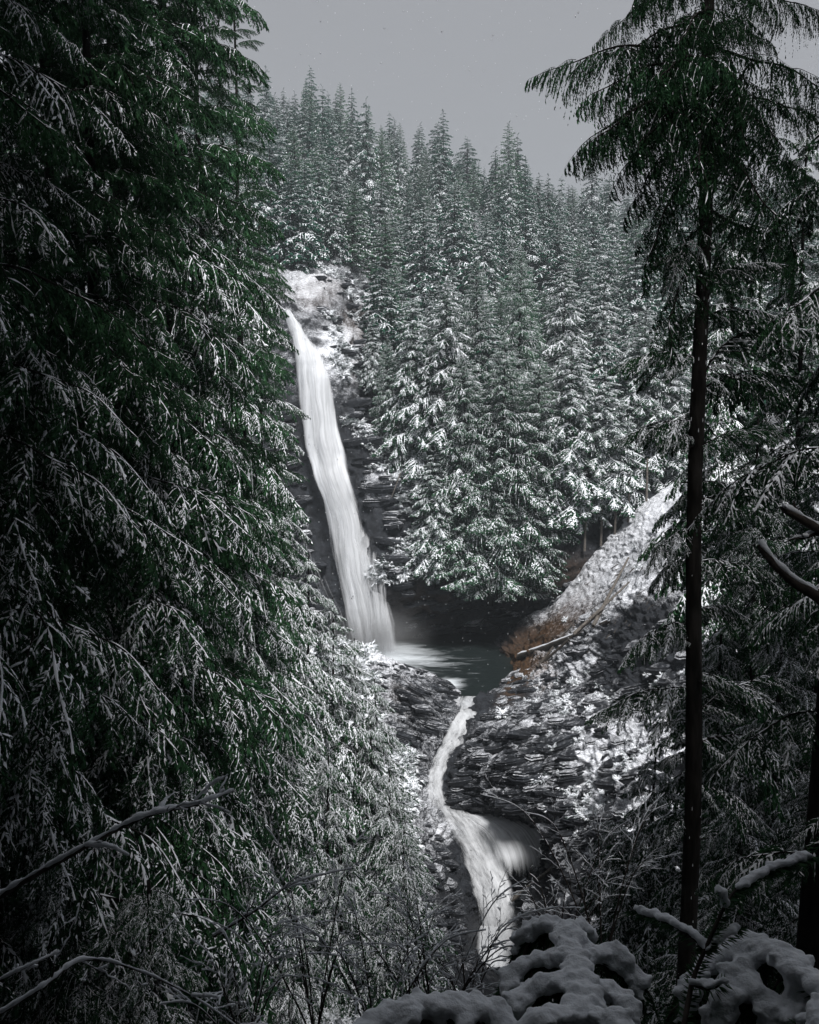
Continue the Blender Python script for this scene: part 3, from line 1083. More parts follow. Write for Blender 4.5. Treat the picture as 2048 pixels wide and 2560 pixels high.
kinds = sorted(protos)
print('far trees', len(order), 'stuff', len(sp_))
stuff_scatter('distant_forest', sp_[:, :3], sp_[:, 3], sp_[:, 4], [kinds.index(int(k)) for k in sp_[:, 5]], [protos[k] for k in kinds],
              'mass of snow-dusted conifers filling the upper far hillside', 'forest')

# ---- the tall snowy clump hanging over the rim of the pool (trees that can be told apart)
clump = [
    # u, v of apex, v of foot, Y, mesh, width, label
    (.505, .285, .500, 156, 'F', .95, 'narrow snow-laden fir standing just right of the dark gully by the falls'),
    (.545, .270, .520, 155, 'F', 1.0, 'tall snowy fir second to the right from the dark gully beside the falls'),
    (.575, .345, .560, 151.5, 'C', 1.05, 'broad grey-green cedar hanging over the dark cave left of the clump centre'),
    (.615, .330, .575, 151, 'C', 1.15, 'broadest drooping cedar whose skirt hangs over the middle of the dark cave'),
    (.655, .350, .560, 151.5, 'C', 1.05, 'drooping cedar at the right end of the skirt above the dark cave'),
    (.590, .255, .500, 158, 'C', .9, 'grey cedar spire rising behind the drooping cedars of the clump'),
    (.635, .240, .490, 160, 'C', .9, 'tallest cedar spire of the clump above the cave'),
    (.700, .330, .520, 152, 'F', 1.1, 'snow-laden fir with shelf-like boughs right of the drooping cedars'),
    (.740, .360, .510, 152, 'F', 1.15, 'fir with wide snowy shelves above the bare trunks on the slope'),
    (.690, .255, .470, 163, 'F', .9, 'snowy fir standing behind the shelf-boughed firs'),
    (.735, .270, .470, 166, 'F', .9, 'snowy fir second from the right behind the shelf-boughed firs'),
    (.785, .300, .480, 160, 'F', 1.1, 'snowy fir just left of the black foreground trunk at mid height'),
    (.530, .440, .568, 150, 'F', .9, 'short snowy fir clinging to the cliff edge beside the rocky outcrop'),
    (.560, .470, .580, 149.8, 'C', 1.1, 'low drooping cedar on the cliff lip left of the cave centre'),
    (.640, .455, .585, 149.8, 'C', 1.2, 'low green cedar whose tips dip into the dark of the cave'),
    (.600, .450, .585, 149.8, 'C', 1.1, 'low cedar on the lip between the other two hanging cedars'),
    (.455, .310, .385, 160, 'F', .8, 'small snowy fir at the top right of the snowy shoulder by the falls'),
    (.475, .330, .440, 158, 'C', .6, 'slim dark fir in the green gully right of the waterfall rock'),
    (.820, .33, .50, 158, 'F', 1.0, 'snowy fir partly hidden by the black foreground trunk'),
    (.88, .32, .47, 165, 'F', 1.0, 'snowy fir right of the black foreground trunk above the snow slope'),
    (.94, .30, .46, 165, 'C', 1.0, 'grey cedar near the right frame edge above the snow slope'),
]
for i, (u, v0, v1, Y, k, wd, lab) in enumerate(clump):
    a, b = P(u, v0, Y), P(u, v1, Y)
    H = a[2] - b[2]
    me = (ME_MIDF if k == 'F' else ME_MIDC)[i % 2]
    tree_obj('fir' if k == 'F' else 'cedar', me, (a[0], Y, b[2]), H / 30, i * 1.3, lab, None, True, (g.normal(0, .02), g.normal(0, .02)), wide=1.5 * wd * 30 / max(H, 22) * (H / 30) ** .25)

# bare dark trunks under the shelf firs
for i, (u, v0, v1, Y) in enumerate([(.715, .49, .535, 148), (.735, .485, .53, 148), (.752, .48, .522, 148), (.768, .475, .515, 148), (.79, .46, .505, 149), (.93, .42, .465, 148), (.955, .41, .46, 148), (.975, .41, .455, 148)]):
    a, b = P(u, v0, Y), P(u, v1, Y)
    me = make_mesh('leafless_tree', *(lambda q: (q[0], q[1], np.zeros(len(q[1]), int)))(tube(np.array([[0, 0, -.5], [.05, 0, (a[2] - b[2]) / 2], [0, 0, a[2] - b[2] + 2]]), [.22, .19, .15], 8)), [M_WOOD])
    o = link('leafless_tree', me)
    o.location = (a[0], Y, b[2])
    props(o, 'thin bare trunk at the shaded edge of the slope under the snowy firs', 'tree trunk', 'bare trunks at the edge of the snow slope')

# ------------------------------------------------------------------ near trees built branch by branch
near_m = [M_BARK, M_FOL_N, M_SNOW]
_sub = dict(nb=26, K=5, ml=15, lL=.13, lW=.040, rise=.05, droop=.50, wid=.34, hang=.75, drape=.6, spine=.008, tw=False)
NB = {
    'a': [mk('bough', bough(4.2, dict(nb=40, K=7, ml=22, lL=.15, lW=.042, rise=.14, droop=.50, wid=.26, hang=.85, drape=.7, snow=.36, sw=.026, spine=.008, sleaf=.14), dict(_sub, snow=.34, sw=.026, sleaf=.14), 14, 100 + s), near_m) for s in range(4)],
    'l': [mk('bough', bough(4.2, dict(nb=36, K=7, ml=20, lL=.15, lW=.044, rise=.14, droop=.50, wid=.26, hang=.85, drape=.6, snow=.5, sw=.034, spine=.008, sleaf=.18), dict(_sub, snow=.5, sw=.034, sleaf=.18), 13, 110 + s), near_m) for s in range(3)],
    'p': [mk('bough', bough(4.2, dict(nb=46, K=9, ml=26, lL=.12, lW=.034, rise=.10, droop=.32, wid=.16, hang=2.2, drape=.9, snow=.06, sw=.030, spine=.010, sleaf=.02), dict(_sub, hang=2.0, drape=.9, snow=.06, sw=.024, sleaf=.02, nb=30, ml=18, wid=.30, lL=.10, lW=.032), 12, 120 + s, .42), near_m) for s in range(3)],
    's': [mk('bough', bough(4.2, dict(nb=36, K=7, ml=20, lL=.14, lW=.042, rise=.12, droop=.55, wid=.26, hang=.95, drape=.6, snow=.58, sw=.040, spine=.008, sleaf=.16), dict(_sub, snow=.58, sw=.040, sleaf=.15), 14, 130 + s), near_m) for s in range(3)],
    'd': [mk('bough', bough(4.2, dict(nb=40, K=6, ml=22, lL=.15, lW=.045, rise=.14, droop=.50, wid=.26, hang=.85, drape=.7, snow=.06, sw=.026, spine=.008, sleaf=.05), dict(_sub, snow=.08, sw=.026, sleaf=.04), 14, 140 + s), near_m) for s in range(3)],
    't': [mk('bough', bough(4.2, dict(nb=30, K=6, ml=18, lL=.20, lW=.068, rise=.12, droop=.55, wid=.28, hang=.9, drape=.6, snow=.52, sw=.058, spine=.008, sleaf=.16), dict(_sub, nb=20, ml=13, lL=.18, lW=.062, snow=.52, sw=.058, sleaf=.18), 13, 150 + s), near_m) for s in range(4)],
}


def trunk_mesh(H, r, seed=0, lean=0.0, nseg=26, ns=14):
    z = np.linspace(-1.5, H, nseg)
    x = .10 * np.sin(z * .25 + seed) + lean * z
    pth = np.stack([x, .08 * np.cos(z * .3 + seed), z], -1)
    v, f = tube(pth, r * (1 - .8 * np.clip(z / H, 0, 1)) + r * .35 * np.exp(-np.clip(z + .5, 0, 9)), ns)
    c = np.repeat(pth, ns, axis=0)
    v = c + (v - c) * (1 + .10 * fbm(v * np.array([9, 9, 1.2]), 3, seed))[:, None]
    return make_mesh('trunk', v, f, np.zeros(len(f), int), [M_BARK])


def near_tree(u, Y, H, zbase, label, cls='a', nbr=90, Rmax=4.4, zb=.08, seed=0, name='hemlock', group=None, power=.7, r=.32, lo=-.2, frange=(0, 1), azcut=None, darktop=0):
    g = np.random.default_rng(seed + 500)
    X = (u - .5) * 2 * TH * (Y * cP - (zbase + H * .4) * sP)
    t = empty(name, (X, Y, zbase))
    props(t, label, 'tree', group)
    link('trunk', trunk_mesh(H, r, seed), t)
    for i in range(nbr):
        fr = frange[0] + (frange[1] - frange[0]) * ((i + .5) / nbr) ** .9
        z = H * (zb + (1 - zb) * fr * .99)
        a = i * 2.39996 + g.normal(0, .3)
        if azcut is not None and math.cos(a - azcut) < -.35: continue      # never seen: pointing away
        rr = (Rmax * (1 - fr) ** power + .5) * g.uniform(.7, 1.12)
        ck = cls if not darktop or g.random() > smooth(np.array((fr - darktop) / .3)) else 'd'  # nearly snowless boughs put the top's deep shade into its colour
        me = NB[ck][int(g.integers(len(NB[ck])))]
        o = link('branch', me, t)
        o.location = (0, 0, z)
        s = rr / 4.2
        s2 = max(s, .35)
        o.scale = (s, s2, s2)
        o.rotation_euler = (g.normal(0, .12), -(.35 * fr ** 1.5 + lo * (1 - fr)) + g.normal(0, .1), a)
    return t


def gz(u, Y, zref=-12):
    X = (u - .5) * 2 * TH * Y
    return float(near_z(np.array(X), np.array(float(Y))))


AZL = R(-60)     # the side of the left trees that faces the camera and the gorge
left = [
    # u, Y, H, class, n branches, Rmax, label
    (-.06, 21, 42, 'l', 140, 5.8, 'huge dark hemlock cut by the left edge of the picture'),
    (.07, 27, 52, 'a', 160, 6.6, 'tall dark hemlock filling the upper left beside the left-edge tree'),
    (.155, 34, 62, 'a', 180, 7.0, 'tallest hemlock of the left bank with boughs hanging to the gorge'),
    (.215, 43, 70, 'l', 180, 7.0, 'tall hemlock whose dark top leaves the frame left of the sky'),
    (.255, 56, 76, 'a', 170, 6.8, 'slimmer hemlock at the sky edge of the left forest'),
    (.300, 68, 70, 'l', 170, 6.6, 'grey-green hemlock with its tip against the far ridge'),
    (.325, 84, 62, 'l', 160, 6.4, 'bluish hemlock standing directly left of the waterfall top'),
    (.0, 36, 62, 'a', 130, 7.0, 'dark hemlock behind the left-edge tree'),
    (.11, 46, 72, 'a', 140, 7.4, 'hemlock deep in the left forest behind the tallest one'),
    (.185, 60, 82, 'a', 140, 8.0, 'far dark hemlock high between the tall ones near the sky edge'),
    (.05, 60, 78, 'l', 120, 7.6, 'deep shaded hemlock far back in the left forest'),
    (.305, 60, 44, 'l', 140, 6.0, 'green hemlock in the middle of the left forest below the sky edge'),
    (.25, 42, 38, 'l', 150, 6.0, 'green hemlock with snowy combs in front of the tallest one'),
    (.13, 27, 34, 'l', 140, 5.4, 'green hemlock low in front of the left forest with hanging snowy boughs'),
]
for i, (u, Y, H, c, n, rm, lab) in enumerate(left):
    zb_ = gz(u, min(Y, 44)) - max(0, Y - 44) * .35
    near_tree(u, Y, H, zb_, lab, c, n, rm, seed=i, azcut=None if Y < 10 else AZL, power=.55, darktop=.34 if u < .29 else .5)

# lower trees stepping down the slope towards the stream: apex (u, v), Y, height
lower = [
    (.345, .50, 66, 20, 's', 'snowy hemlock stepping down the slope just below the waterfall foot line'),
    (.375, .535, 70, 18, 's', 'snow-caked fir pointing up beside the lower half of the waterfall'),
    (.405, .575, 72, 16, 's', 'snow-caked fir at the foot of the waterfall'),
    (.432, .615, 74, 15, 's', 'small snow-caked fir in front of the plunge pool'),
    (.458, .655, 74, 14, 's', 'bright snowy fir next to the outlet ledge of the pool'),
    (.480, .700, 72, 14, 's', 'snowy fir left of the dark outlet rock'),
    (.503, .745, 68, 13, 's', 'snowy cedar reaching the narrow chute of the stream'),
    (.520, .800, 60, 12, 's', 'snowy cedar at the bend above the lower falls'),
    (.500, .865, 44, 9, 's', 'young snowy fir tree left of the lower falls'),
    (.30, .54, 52, 22, 's', 'leaning hemlock with long snowy combs in the middle of the left slope'),
    (.22, .60, 40, 20, 's', 'broad snowy hemlock low in the left forest'),
    (.12, .66, 30, 16, 's', 'dim snowy hemlock low at the left, behind the bare limb'),
    (.34, .66, 50, 18, 's', 'snowy hemlock in the middle of the lower left slope'),
    (.40, .73, 48, 16, 's', 'snowy hemlock above the thicket of twigs'),
    (.27, .76, 34, 14, 's', 'snowy hemlock with thick clumps of snow on its boughs'),
    (.44, .82, 44, 13, 's', 'snow-covered cedar rising behind the bare shrubs'),
    (.35, .86, 32, 11, 's', 'low snowy hemlock behind the bare shrubs at the bottom'),
    (.18, .85, 20, 9, 'l', 'shaded hemlock sapling in the dark bottom left corner'),
    (.06, .80, 20, 12, 'l', 'shaded hemlock at the left edge under the bare limb'),
]
for i, (u, v, Y, H, c, lab) in enumerate(lower):
    a = P(u - (.026 if v > .68 and u > .42 else .0), v + .008, Y)
    uu = .5 + a[0] / (2 * TH * (Y * cP - (a[2] - .6 * H) * sP))
    near_tree(uu, Y, H, a[2] - H, lab, 't' if Y > 38 else c, int(44 + 2.0 * H), 3.0 + .10 * H, seed=40 + i, power=.75, r=.2, zb=.03, azcut=R(-90), name='hemlock')

# right side: mid-distance trees behind the big trunk
right = [
    (.90, .17, 55, 26, 'l', 'dark hemlock rising beyond the black trunk at the right'),
    (.99, .12, 40, 24, 'l', 'tall dark hemlock by the right picture edge'),
    (.93, .40, 38, 18, 'a', 'hemlock with hanging green boughs right of the black trunk'),
    (1.02, .36, 28, 18, 'a', 'hemlock leaning in from the right picture edge'),
    (.885, .62, 30, 11, 's', 'snow-tufted hemlock low right of the black trunk'),
    (.96, .60, 26, 11, 's', 'snow-tufted hemlock near the right edge above the dark second trunk'),
    (.80, .74, 34, 9, 's', 'snow-covered young fir left of the black trunk near the lower falls'),
    (.755, .80, 38, 8, 's', 'small snow-covered fir on the bank beside the leaning pole'),
    (.90, .78, 20, 8, 's', 'dim snowy sapling between the two dark trunks'),
    (1.0, .76, 18, 9, 'l', 'dark sapling at the lower right edge'),
]
for i, (u, v, Y, H, c, lab) in enumerate(right):
    a = P(u, v, Y)
    uu = .5 + a[0] / (2 * TH * (Y * cP - (a[2] - .6 * H) * sP))
    near_tree(uu, Y, H, a[2] - H, lab, c if Y < 27 or c == 'a' else 't', int(34 + 2.0 * H), 2.6 + .11 * H, seed=80 + i, power=.75, r=.18, zb=.05)

# ---- the big black tree on the right, its boughs placed one by one
TY = 15.5
pb, pt = P(.838, .95, TY), P(.868, -.12, TY)
t = empty('trailside_fir', (pb[0], TY, pb[2]))
props(t, 'tall nearly black fir with drooping boughs standing close at the right', 'tree')
Ht = pt[2] - pb[2]
zz = np.linspace(-2, Ht + 1, 40)
pth = np.stack([np.interp(zz, [0, Ht], [0, pt[0] - pb[0]]) + .05 * np.sin(zz * .6), .05 * np.cos(zz * .5), zz], -1)
v, f = tube(pth, np.interp(zz, [-2, 0, Ht], [.155, .148, .09]), 18)
c = np.repeat(pth, 18, axis=0)
v = c + (v - c) * (1 + .10 * fbm(v * np.array([14, 14, 2.5]), 3, 3))[:, None]
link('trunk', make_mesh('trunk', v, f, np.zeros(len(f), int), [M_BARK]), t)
mbs, mbb = MB(), MB()
gt = np.random.default_rng(9)
for q_ in range(130):
    zt_ = gt.uniform(1, Ht); a_ = gt.uniform(-3.1, 0)
    r_ = np.interp(zt_, [-2, 0, Ht], [.155, .148, .09]); x_ = np.interp(zt_, zz, pth[:, 0])
    c_ = np.array([x_ + math.cos(a_) * r_, math.sin(a_) * r_, zt_])
    v, f = tube(np.array([c_ - [0, 0, .02], c_, c_ + [0, 0, gt.uniform(.01, .05)]]), np.array([.003, gt.uniform(.004, .011), .002]), 5)
    mbs.add(v, f, 0)
for q_ in range(26):
    zt_ = gt.uniform(2, Ht - 3); a_ = gt.uniform(0, 6.28); l_ = gt.uniform(.06, .3)
    x_ = np.interp(zt_, zz, pth[:, 0]); d_ = np.array([math.cos(a_), math.sin(a_), gt.uniform(-.3, .2)])
    c_ = np.array([x_, 0, zt_]) + d_ * .10
    v, f = tube(np.array([c_, c_ + d_ * l_ * .5, c_ + d_ * l_]), np.array([.018, .012, .006]), 6)
    mbb.add(v, f, 0)
o_ = link('snow', mbs.mesh('snow', [M_SNOW]), t); o_['kind'] = 'stuff'
o_ = link('broken_stubs', mbb.mesh('broken_stubs', [M_BARK]), t); o_['kind'] = 'stuff'
big = [
    # v on trunk, tip u, tip v, tip Y offset, class
    (-.02, .725, .045, .3, 'p'), (-.03, .77, .01, -1.0, 'p'), (.02, .735, .075, -.6, 'p'), (.05, .645, .078, .4, 'p'), (.06, .70, .11, -.8, 'p'),
    (.075, .69, .165, .2, 'p'), (.09, .72, .15, -1.2, 'p'), (.06, .80, .09, -1.8, 'p'), (.085, .745, .19, .9, 'p'), (.11, .77, .22, -.4, 'p'),
    (.03, .95, .05, .4, 'p'), (.0, 1.02, .02, -.3, 'p'), (.05, 1.03, .11, .5, 'p'), (.08, .97, .17, -.7, 'p'), (.10, 1.02, .13, .2, 'p'),
    (.06, .92, .12, -1.5, 'p'), (.12, .93, .22, .3, 'p'), (.13, .99, .19, 1.0, 'p'), (.01, .84, .05, -1.6, 'p'), (.04, .90, .02, -1.2, 'p'),
    (.10, .86, .20, -1.6, 'p'), (.13, .80, .28, -.6, 'p'), (-.04, .93, -.02, .6, 'p'), (-.05, .82, -.03, .6, 'p'), (.08, .81, .14, 1.2, 'p'),
    (.22, .81, .29, -.5, 'l'), (.24, .90, .29, .6, 'l'), (.28, .955, .255, -.3, 's'), (.30, .805, .345, .4, 'a'),
    (.355, .75, .355, -.3, 's'), (.37, 1.0, .30, .4, 's'), (.40, .82, .44, .8, 'l'), (.415, .755, .43, -.2, 's'), (.385, .99, .37, .5, 'a'),
    (.44, .96, .42, -.5, 'a'), (.47, .93, .50, .3, 'a'), (.48, .82, .50, .3, 'l'), (.515, .785, .555, -.2, 's'), (.545, .79, .575, .5, 's'),
    (.50, .965, .47, .4, 'l'), (.56, .95, .56, -.4, 'a'), (.60, .91, .60, .6, 'l'), (.63, .81, .625, -.3, 'l'), (.66, .93, .69, .2, 's'),
    (.675, .725, .70, -.4, 's'), (.70, .96, .66, .7, 'l'), (.74, .80, .745, .5, 's'), (.77, .93, .80, .3, 's'), (.80, .79, .83, .2, 's'),
]
for k_ in range(8):
    v_ = [-.03, .015, .05, .085, .115, .14, .17, .20][k_ % 8] + .006 * k_
    s_ = -1 if k_ % 2 else 1
    big.append((v_, .865 + s_ * rnd.uniform(.05, .15), v_ + rnd.uniform(.05, .12), rnd.uniform(-1.8, 1.5), 'p'))
for k_ in range(9):
    v_ = .25 + k_ * .06
    s_ = 1 if k_ % 3 else -1
    big.append((v_, .86 + s_ * rnd.uniform(.05, .13), v_ + rnd.uniform(.0, .05), rnd.uniform(-.9, 1.2), 'sl'[k_ % 2]))
g = np.random.default_rng(77)
for i, (v0, ut, vt, dy, c) in enumerate(big):
    zt = P(.85, v0, TY)[2] - pb[2]
    x0 = np.interp(zt, zz, pth[:, 0])
    tip = P(ut, vt, TY + dy) - np.array([pb[0], TY, pb[2]])
    b0 = np.array([x0, 0, zt])
    me = NB[c][i % len(NB[c])]
    dv = tip - b0
    dist_ = np.linalg.norm(dv)
    prm = {'p': (.10, .35), 'a': (.14, .50), 'l': (.14, .50), 's': (.12, .55)}[c]
    lx, lz = 4.2 * (1 - .15 * prm[1]), 4.2 * (prm[0] - prm[1])
    ll = math.hypot(lx, lz)
    s = dist_ / ll
    yaw = math.atan2(dv[1], dv[0])
    pitch_t = math.atan2(dv[2], math.hypot(dv[0], dv[1]))
    pitch_l = math.atan2(lz, lx)
    o = link('branch', me, t)
    o.location = b0
    w_ = s * (1.25 if c == 'p' else 1.15)
    o.scale = (s, w_, w_ if c != 'p' else s * 1.1)
    o.rotation_euler = (g.normal(0, .1), -(pitch_t - pitch_l), yaw)

# second dark trunk at the right edge
pb2, pt2 = P(.975, 1.05, 11), P(1.02, .60, 11)
t = empty('dark_hemlock', (pb2[0], 11, pb2[2]))
props(t, 'dark bare lower trunk at the right edge below the snowy saplings', 'tree')
Ht = pt2[2] - pb2[2] + 9
zz = np.linspace(-2, Ht, 26)
pth = np.stack([zz * (pt2[0] - pb2[0]) / (pt2[2] - pb2[2]), 0 * zz, zz], -1)
v, f = tube(pth, np.interp(zz, [-2, Ht], [.16, .10]), 14)
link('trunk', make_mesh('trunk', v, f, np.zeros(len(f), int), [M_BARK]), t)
for i in range(16):
    o = link('branch', NB['s' if i % 2 else 'l'][i % 3], t)
    z = 2.2 + i * .62
    o.location = (np.interp(z, zz, pth[:, 0]), 0, z)
    s = rnd.uniform(.32, .5)
    o.scale = (s, s, s)
    o.rotation_euler = (0, .1, i * 2.4)

# conifers added outside the frame, behind and beside the camera, to shade the foreground
ME_SHADE = mk('high_shade_crown', crown_arrays(70, 150, MIDF, 4, .52, 8.5, .5, 0, .3, -.2, seed=71, rmin=1.5, trunk_r=.8), mid_m)  # crown kept high so its added shade reaches only the upper boughs
for q_, (x, y) in enumerate([(-24, -4), (-16, -6), (-8, -7), (-20, 2), (-12, -13), (-30, 4), (-1, -10), (-27, -14), (-36, -4), (17.5, -7), (21, -2)]):
    tree_obj('shade_fir', ME_SHADE, (x, y, float(near_z(np.array(float(x)), np.array(float(y)))) - 1), 1.0 + .04 * (q_ % 3), q_ * 1.1, 'very tall conifer added unseen behind the viewpoint for the shade of its high crown', 'unseen conifers added behind the viewpoint for shade', False)
cg = np.random.default_rng(31)
k = 0
for (x, y, sc_) in [(-24, 8, 2.1), (-20, -4, 2.0), (-31, 18, 2.2), (-36, 2, 2.2), (-27, -12, 2.1), (-38, 28, 2.3), (-16, -12, 1.9), (-44, 14, 2.3), (-48, 32, 2.4), (-14, -3, 1.7)]:  # taller ones added to shade the left forest
    z = float(near_z(np.array(float(x)), np.array(float(y))))
    tree_obj('fir', ME_MIDF[k % 2] if k % 3 else ME_MIDC[0], (x, y, z - .4), sc_, cg.uniform(0, 6), 'tall conifer added out of view round the viewpoint to shade the near scene', 'unseen conifers added round the viewpoint for shade', True, wide=.9)
    k += 1
for (x, y) in [(-9, -5), (-4, -10), (4, -8), (-14, 1), (14, 4), (-18, -8), (12, -11), (0, -16), (-9, -18), (8, -20), (-22, 4), (-18, 12), (-26, 14), (19, -4), (-26, -4), (-15, -26), (2, -27), (-30, -16), (-1, -7), (-13, -14), (-22, -14), (-35, -6), (-34, 6)]:
    z = float(near_z(np.array(float(x)), np.array(float(y))))
    tree_obj('fir', ME_MIDF[k % 2] if k % 3 else ME_MIDC[0], (x, y, z - .4), cg.uniform(1.05, 1.35), cg.uniform(0, 6), 'tall conifer added out of view round the viewpoint to shade the near scene', 'unseen conifers added round the viewpoint for shade', True, wide=1.15)
    k += 1

# ------------------------------------------------------------------ small things on the banks


def surf(u, v, S, lift=0.0):
    """the nearest point of a ground sheet on the sight line (u, v)"""
    q = S.reshape(-1, 3)
    a, b = project(q)
    e = ((a - u) * .8) ** 2 + (b - v) ** 2
    k = np.argsort(e)[:12]
    k = k[np.argmin(q[k, 1])]
    p = q[k].copy()
    p[2] += lift
    return p


def log_obj(name, p0, p1, r0, r1, mat, label, cat, snow=True, sag=0.0, seed=0, n=24):
    p0, p1 = np.asarray(p0, float), np.asarray(p1, float)
    t = np.linspace(0, 1, n)[:, None]
    pth = p0 * (1 - t) + p1 * t
    pth[:, 2] -= sag * 4 * (t * (1 - t))[:, 0]
    pth += .25 * r0 * fbm(pth * .9 + seed, 3, seed)[:, None]
    v, f = tube(pth - p0, np.linspace(r0, r1, n) * (1 + .15 * fbm(pth * 2, 2, seed)), 9)
    o = link(name, make_mesh(name, v, f, np.zeros(len(f), int), [mat]))
    o.location = p0
    props(o, label, cat)
    if snow:
        sv = pth - p0 + np.array([0, 0, 1]) * (np.linspace(r0, r1, n) * .75)[:, None]
        v, f = tube(sv, np.linspace(r0, r1, n) * .62 * (1 + .5 * fbm(pth * 3, 2, seed + 4)), 8)
        link('snow', make_mesh('snow', v, f, np.zeros(len(f), int), [M_SNOW]), o)
    return o


M_DARKWOOD = simple_mat('wet_log', (.022, .018, .015), (.07, .058, .048), 4, .7, .6)
log_obj('fallen_log', surf(.632, .643, RB, .3), surf(.741, .611, RB, .7), .48, .30, M_DARKWOOD, 'thick dark fallen log lying at the foot of the snowy landslide slope', 'log', sag=.2, seed=1)
log_obj('fallen_log', surf(.7225, .6155, RB, .6), surf(.766, .550, RB, .9), .26, .14, M_WOOD, 'thin pale log slanting up the landslide snow above the thick dark log', 'log', False, seed=2)
log_obj('fallen_log', surf(.700, .625, RB, .8), surf(.768, .572, RB, .6), .24, .12, M_WOOD, 'longer thin log crossing the pale one on the landslide snow', 'log', False, seed=3)
log_obj('fallen_log', surf(.655, .655, RB, .5), surf(.70, .610, RB, .6), .22, .12, M_DARKWOOD, 'slim dark pole in the brown bracken beside the pool', 'log', False, seed=4)
log_obj('fallen_log', surf(.665, .650, RB, .5), surf(.735, .600, RB, .6), .20, .12, M_DARKWOOD, 'slim dark pole just right of the one in the brown bracken', 'log', False, seed=6)
log_obj('leaning_pole', P(.6247, .879, 101), P(.7125, .824, 97), .24, .15, M_WOOD, 'broken pale pole leaning across the ledge beside the lower falls', 'log', False, seed=5)
log_obj('driftwood', P(.489, .462, 148.2), P(.478, .486, 147.8), .10, .06, M_WOOD, 'forked pale stick on the snowy outcrop right of the big waterfall', 'branch', False, seed=8, n=8)

mbd = MB()
gd = np.random.default_rng(88)
for q_ in range(240):
    u_, v_ = gd.uniform(.66, .90), gd.uniform(.47, .64)
    if v_ < .60 - (u_ - .68) * .62 - .01 or v_ > .66 - (u_ - .68) * .55: continue
    p_ = surf(u_, v_, RB, .12)
    d_ = np.array([gd.normal(.6, .35), gd.normal(.5, .4), 0]); d_[2] = .55 * d_[0]
    d_ *= gd.uniform(.4, 2.4) / np.linalg.norm(d_)
    v, f = tube(np.array([p_ - d_ * .5, p_ + [0, 0, .05], p_ + d_ * .5]), np.array([.05, .045, .02]) * gd.uniform(.5, 1.3), 5)
    mbd.add(v, f, 0)
props(link('slide_debris', mbd.mesh('slide_debris', [M_DARKWOOD])), 'broken sticks and dead stalks poking out of the landslide snow', 'debris', kind='stuff')

# shrubs and brush under snow on the banks
SHR = []
for k in range(4):
    mb = MB()
    gg = np.random.default_rng(200 + k)
    lib = [branch(1.5, 12, 3, 5, .16, .05, .45, .55, .42, .5, .3, .95, .07, 210 + k * 3 + j, .014, .8, True, .15) for j in range(3)]
    for i in range(15):
        lv, lf, lm = lib[i % 3]
        mb.add(xform(lv, gg.uniform(.5, 1.1), -gg.uniform(.1, 1.2), i * 2.4, gg.normal(0, .2), (0, 0, 0)), lf, lm)
    SHR.append(mb.mesh('brush', [M_TWIG, M_FOL_M, M_SNOW], False))
shrub_spots = [(.615, .700, 'snowy shrub on the crown of the rock dome nearest the stream'), (.70, .690, 'snowy shrub on the saddle behind the rock dome'),
               (.66, .765, 'snowy shrub in the middle of the layered rock dome'), (.715, .80, 'snowy shrub at the right foot of the rock dome')]
prot = []
for k, (u, v, lab) in enumerate(shrub_spots):
    o = link('shrub', SHR[k])
    o.location = surf(u, v, RB)
    o.scale = (1.2, 1.2, .9)
    props(o, lab, 'shrub')
    prot.append(o)


def scatter_on(S, test, n, seed):
    gg = np.random.default_rng(seed)
    q = S[4:-4, 4:-4].reshape(-1, 3)
    q = q[gg.permutation(len(q))]
    u, v = project(q)
    k = test(u, v, q) > gg.random(len(q))
    return q[k][:n], gg


def brush(u, v, q):
    d = (fbm(q * .13, 3, 91) > -.12) * 1.0
    r = d * (u > .655) * (v > .675) * (v < 1.02)
    slope_ = (u > .68) * (v < .62) * (v - .55 > -(u - .70) * .95 - .02)
    r = np.where((u > .64) & (v > .655) & (v <= .70), d, r) * ((u > .615) | (v < .72))
    r = r * (.35 + .65 * (u > .68))
    r = r * ~((v > .80) & (u < .68))
    return np.maximum(r * .9, slope_ * .012)


pts, gg = scatter_on(RB, brush, 1500, 3)
n = len(pts)
stuff_scatter('snowy_undergrowth', pts - np.array([0, 0, .15]), gg.uniform(0, 6.28, n), gg.uniform(.22, .68, n) * np.clip(pts[:, 1] / 100, .35, 1.1), gg.integers(0, 4, n), prot,
              'low snow-covered brush over the right bank', 'undergrowth', tilt=gg.normal(0, .25, (n, 2)))
pts, gg = scatter_on(LB, lambda u, v, q: 1.0 * ((u < .455) | (v > .74)) * (u < .50) * (v < 1.2), 1400, 4)
n = len(pts)
stuff_scatter('snowy_undergrowth', pts, gg.uniform(0, 6.28, n), gg.uniform(.6, 1.5, n) * np.clip(pts[:, 1] / 100, .3, 1.1), gg.integers(0, 4, n), prot,
              'low snow-covered brush under the trees of the left bank', 'undergrowth', tilt=gg.normal(0, .25, (n, 2)))
pts, gg = scatter_on(HILL, lambda u, v, q: 1.0 * (((u < .475) & (u > .34) & (v < .44) & (v > .255) & (u > .40 + (v - .31) * .2)) | ((u > .44) & (u < .54) & (v > .44) & (v < .57) & (u > .45 + 0 * v))) * (fbm(q * .2, 3, 5) > .0), 520, 6)
n = len(pts)
stuff_scatter('snowy_undergrowth', pts, gg.uniform(0, 6.28, n), gg.uniform(.5, 1.3, n), gg.integers(0, 4, n), prot,
              'snow-dusted scrub clinging to the cliff beside the waterfall', 'undergrowth', tilt=gg.normal(0, .3, (n, 2)))



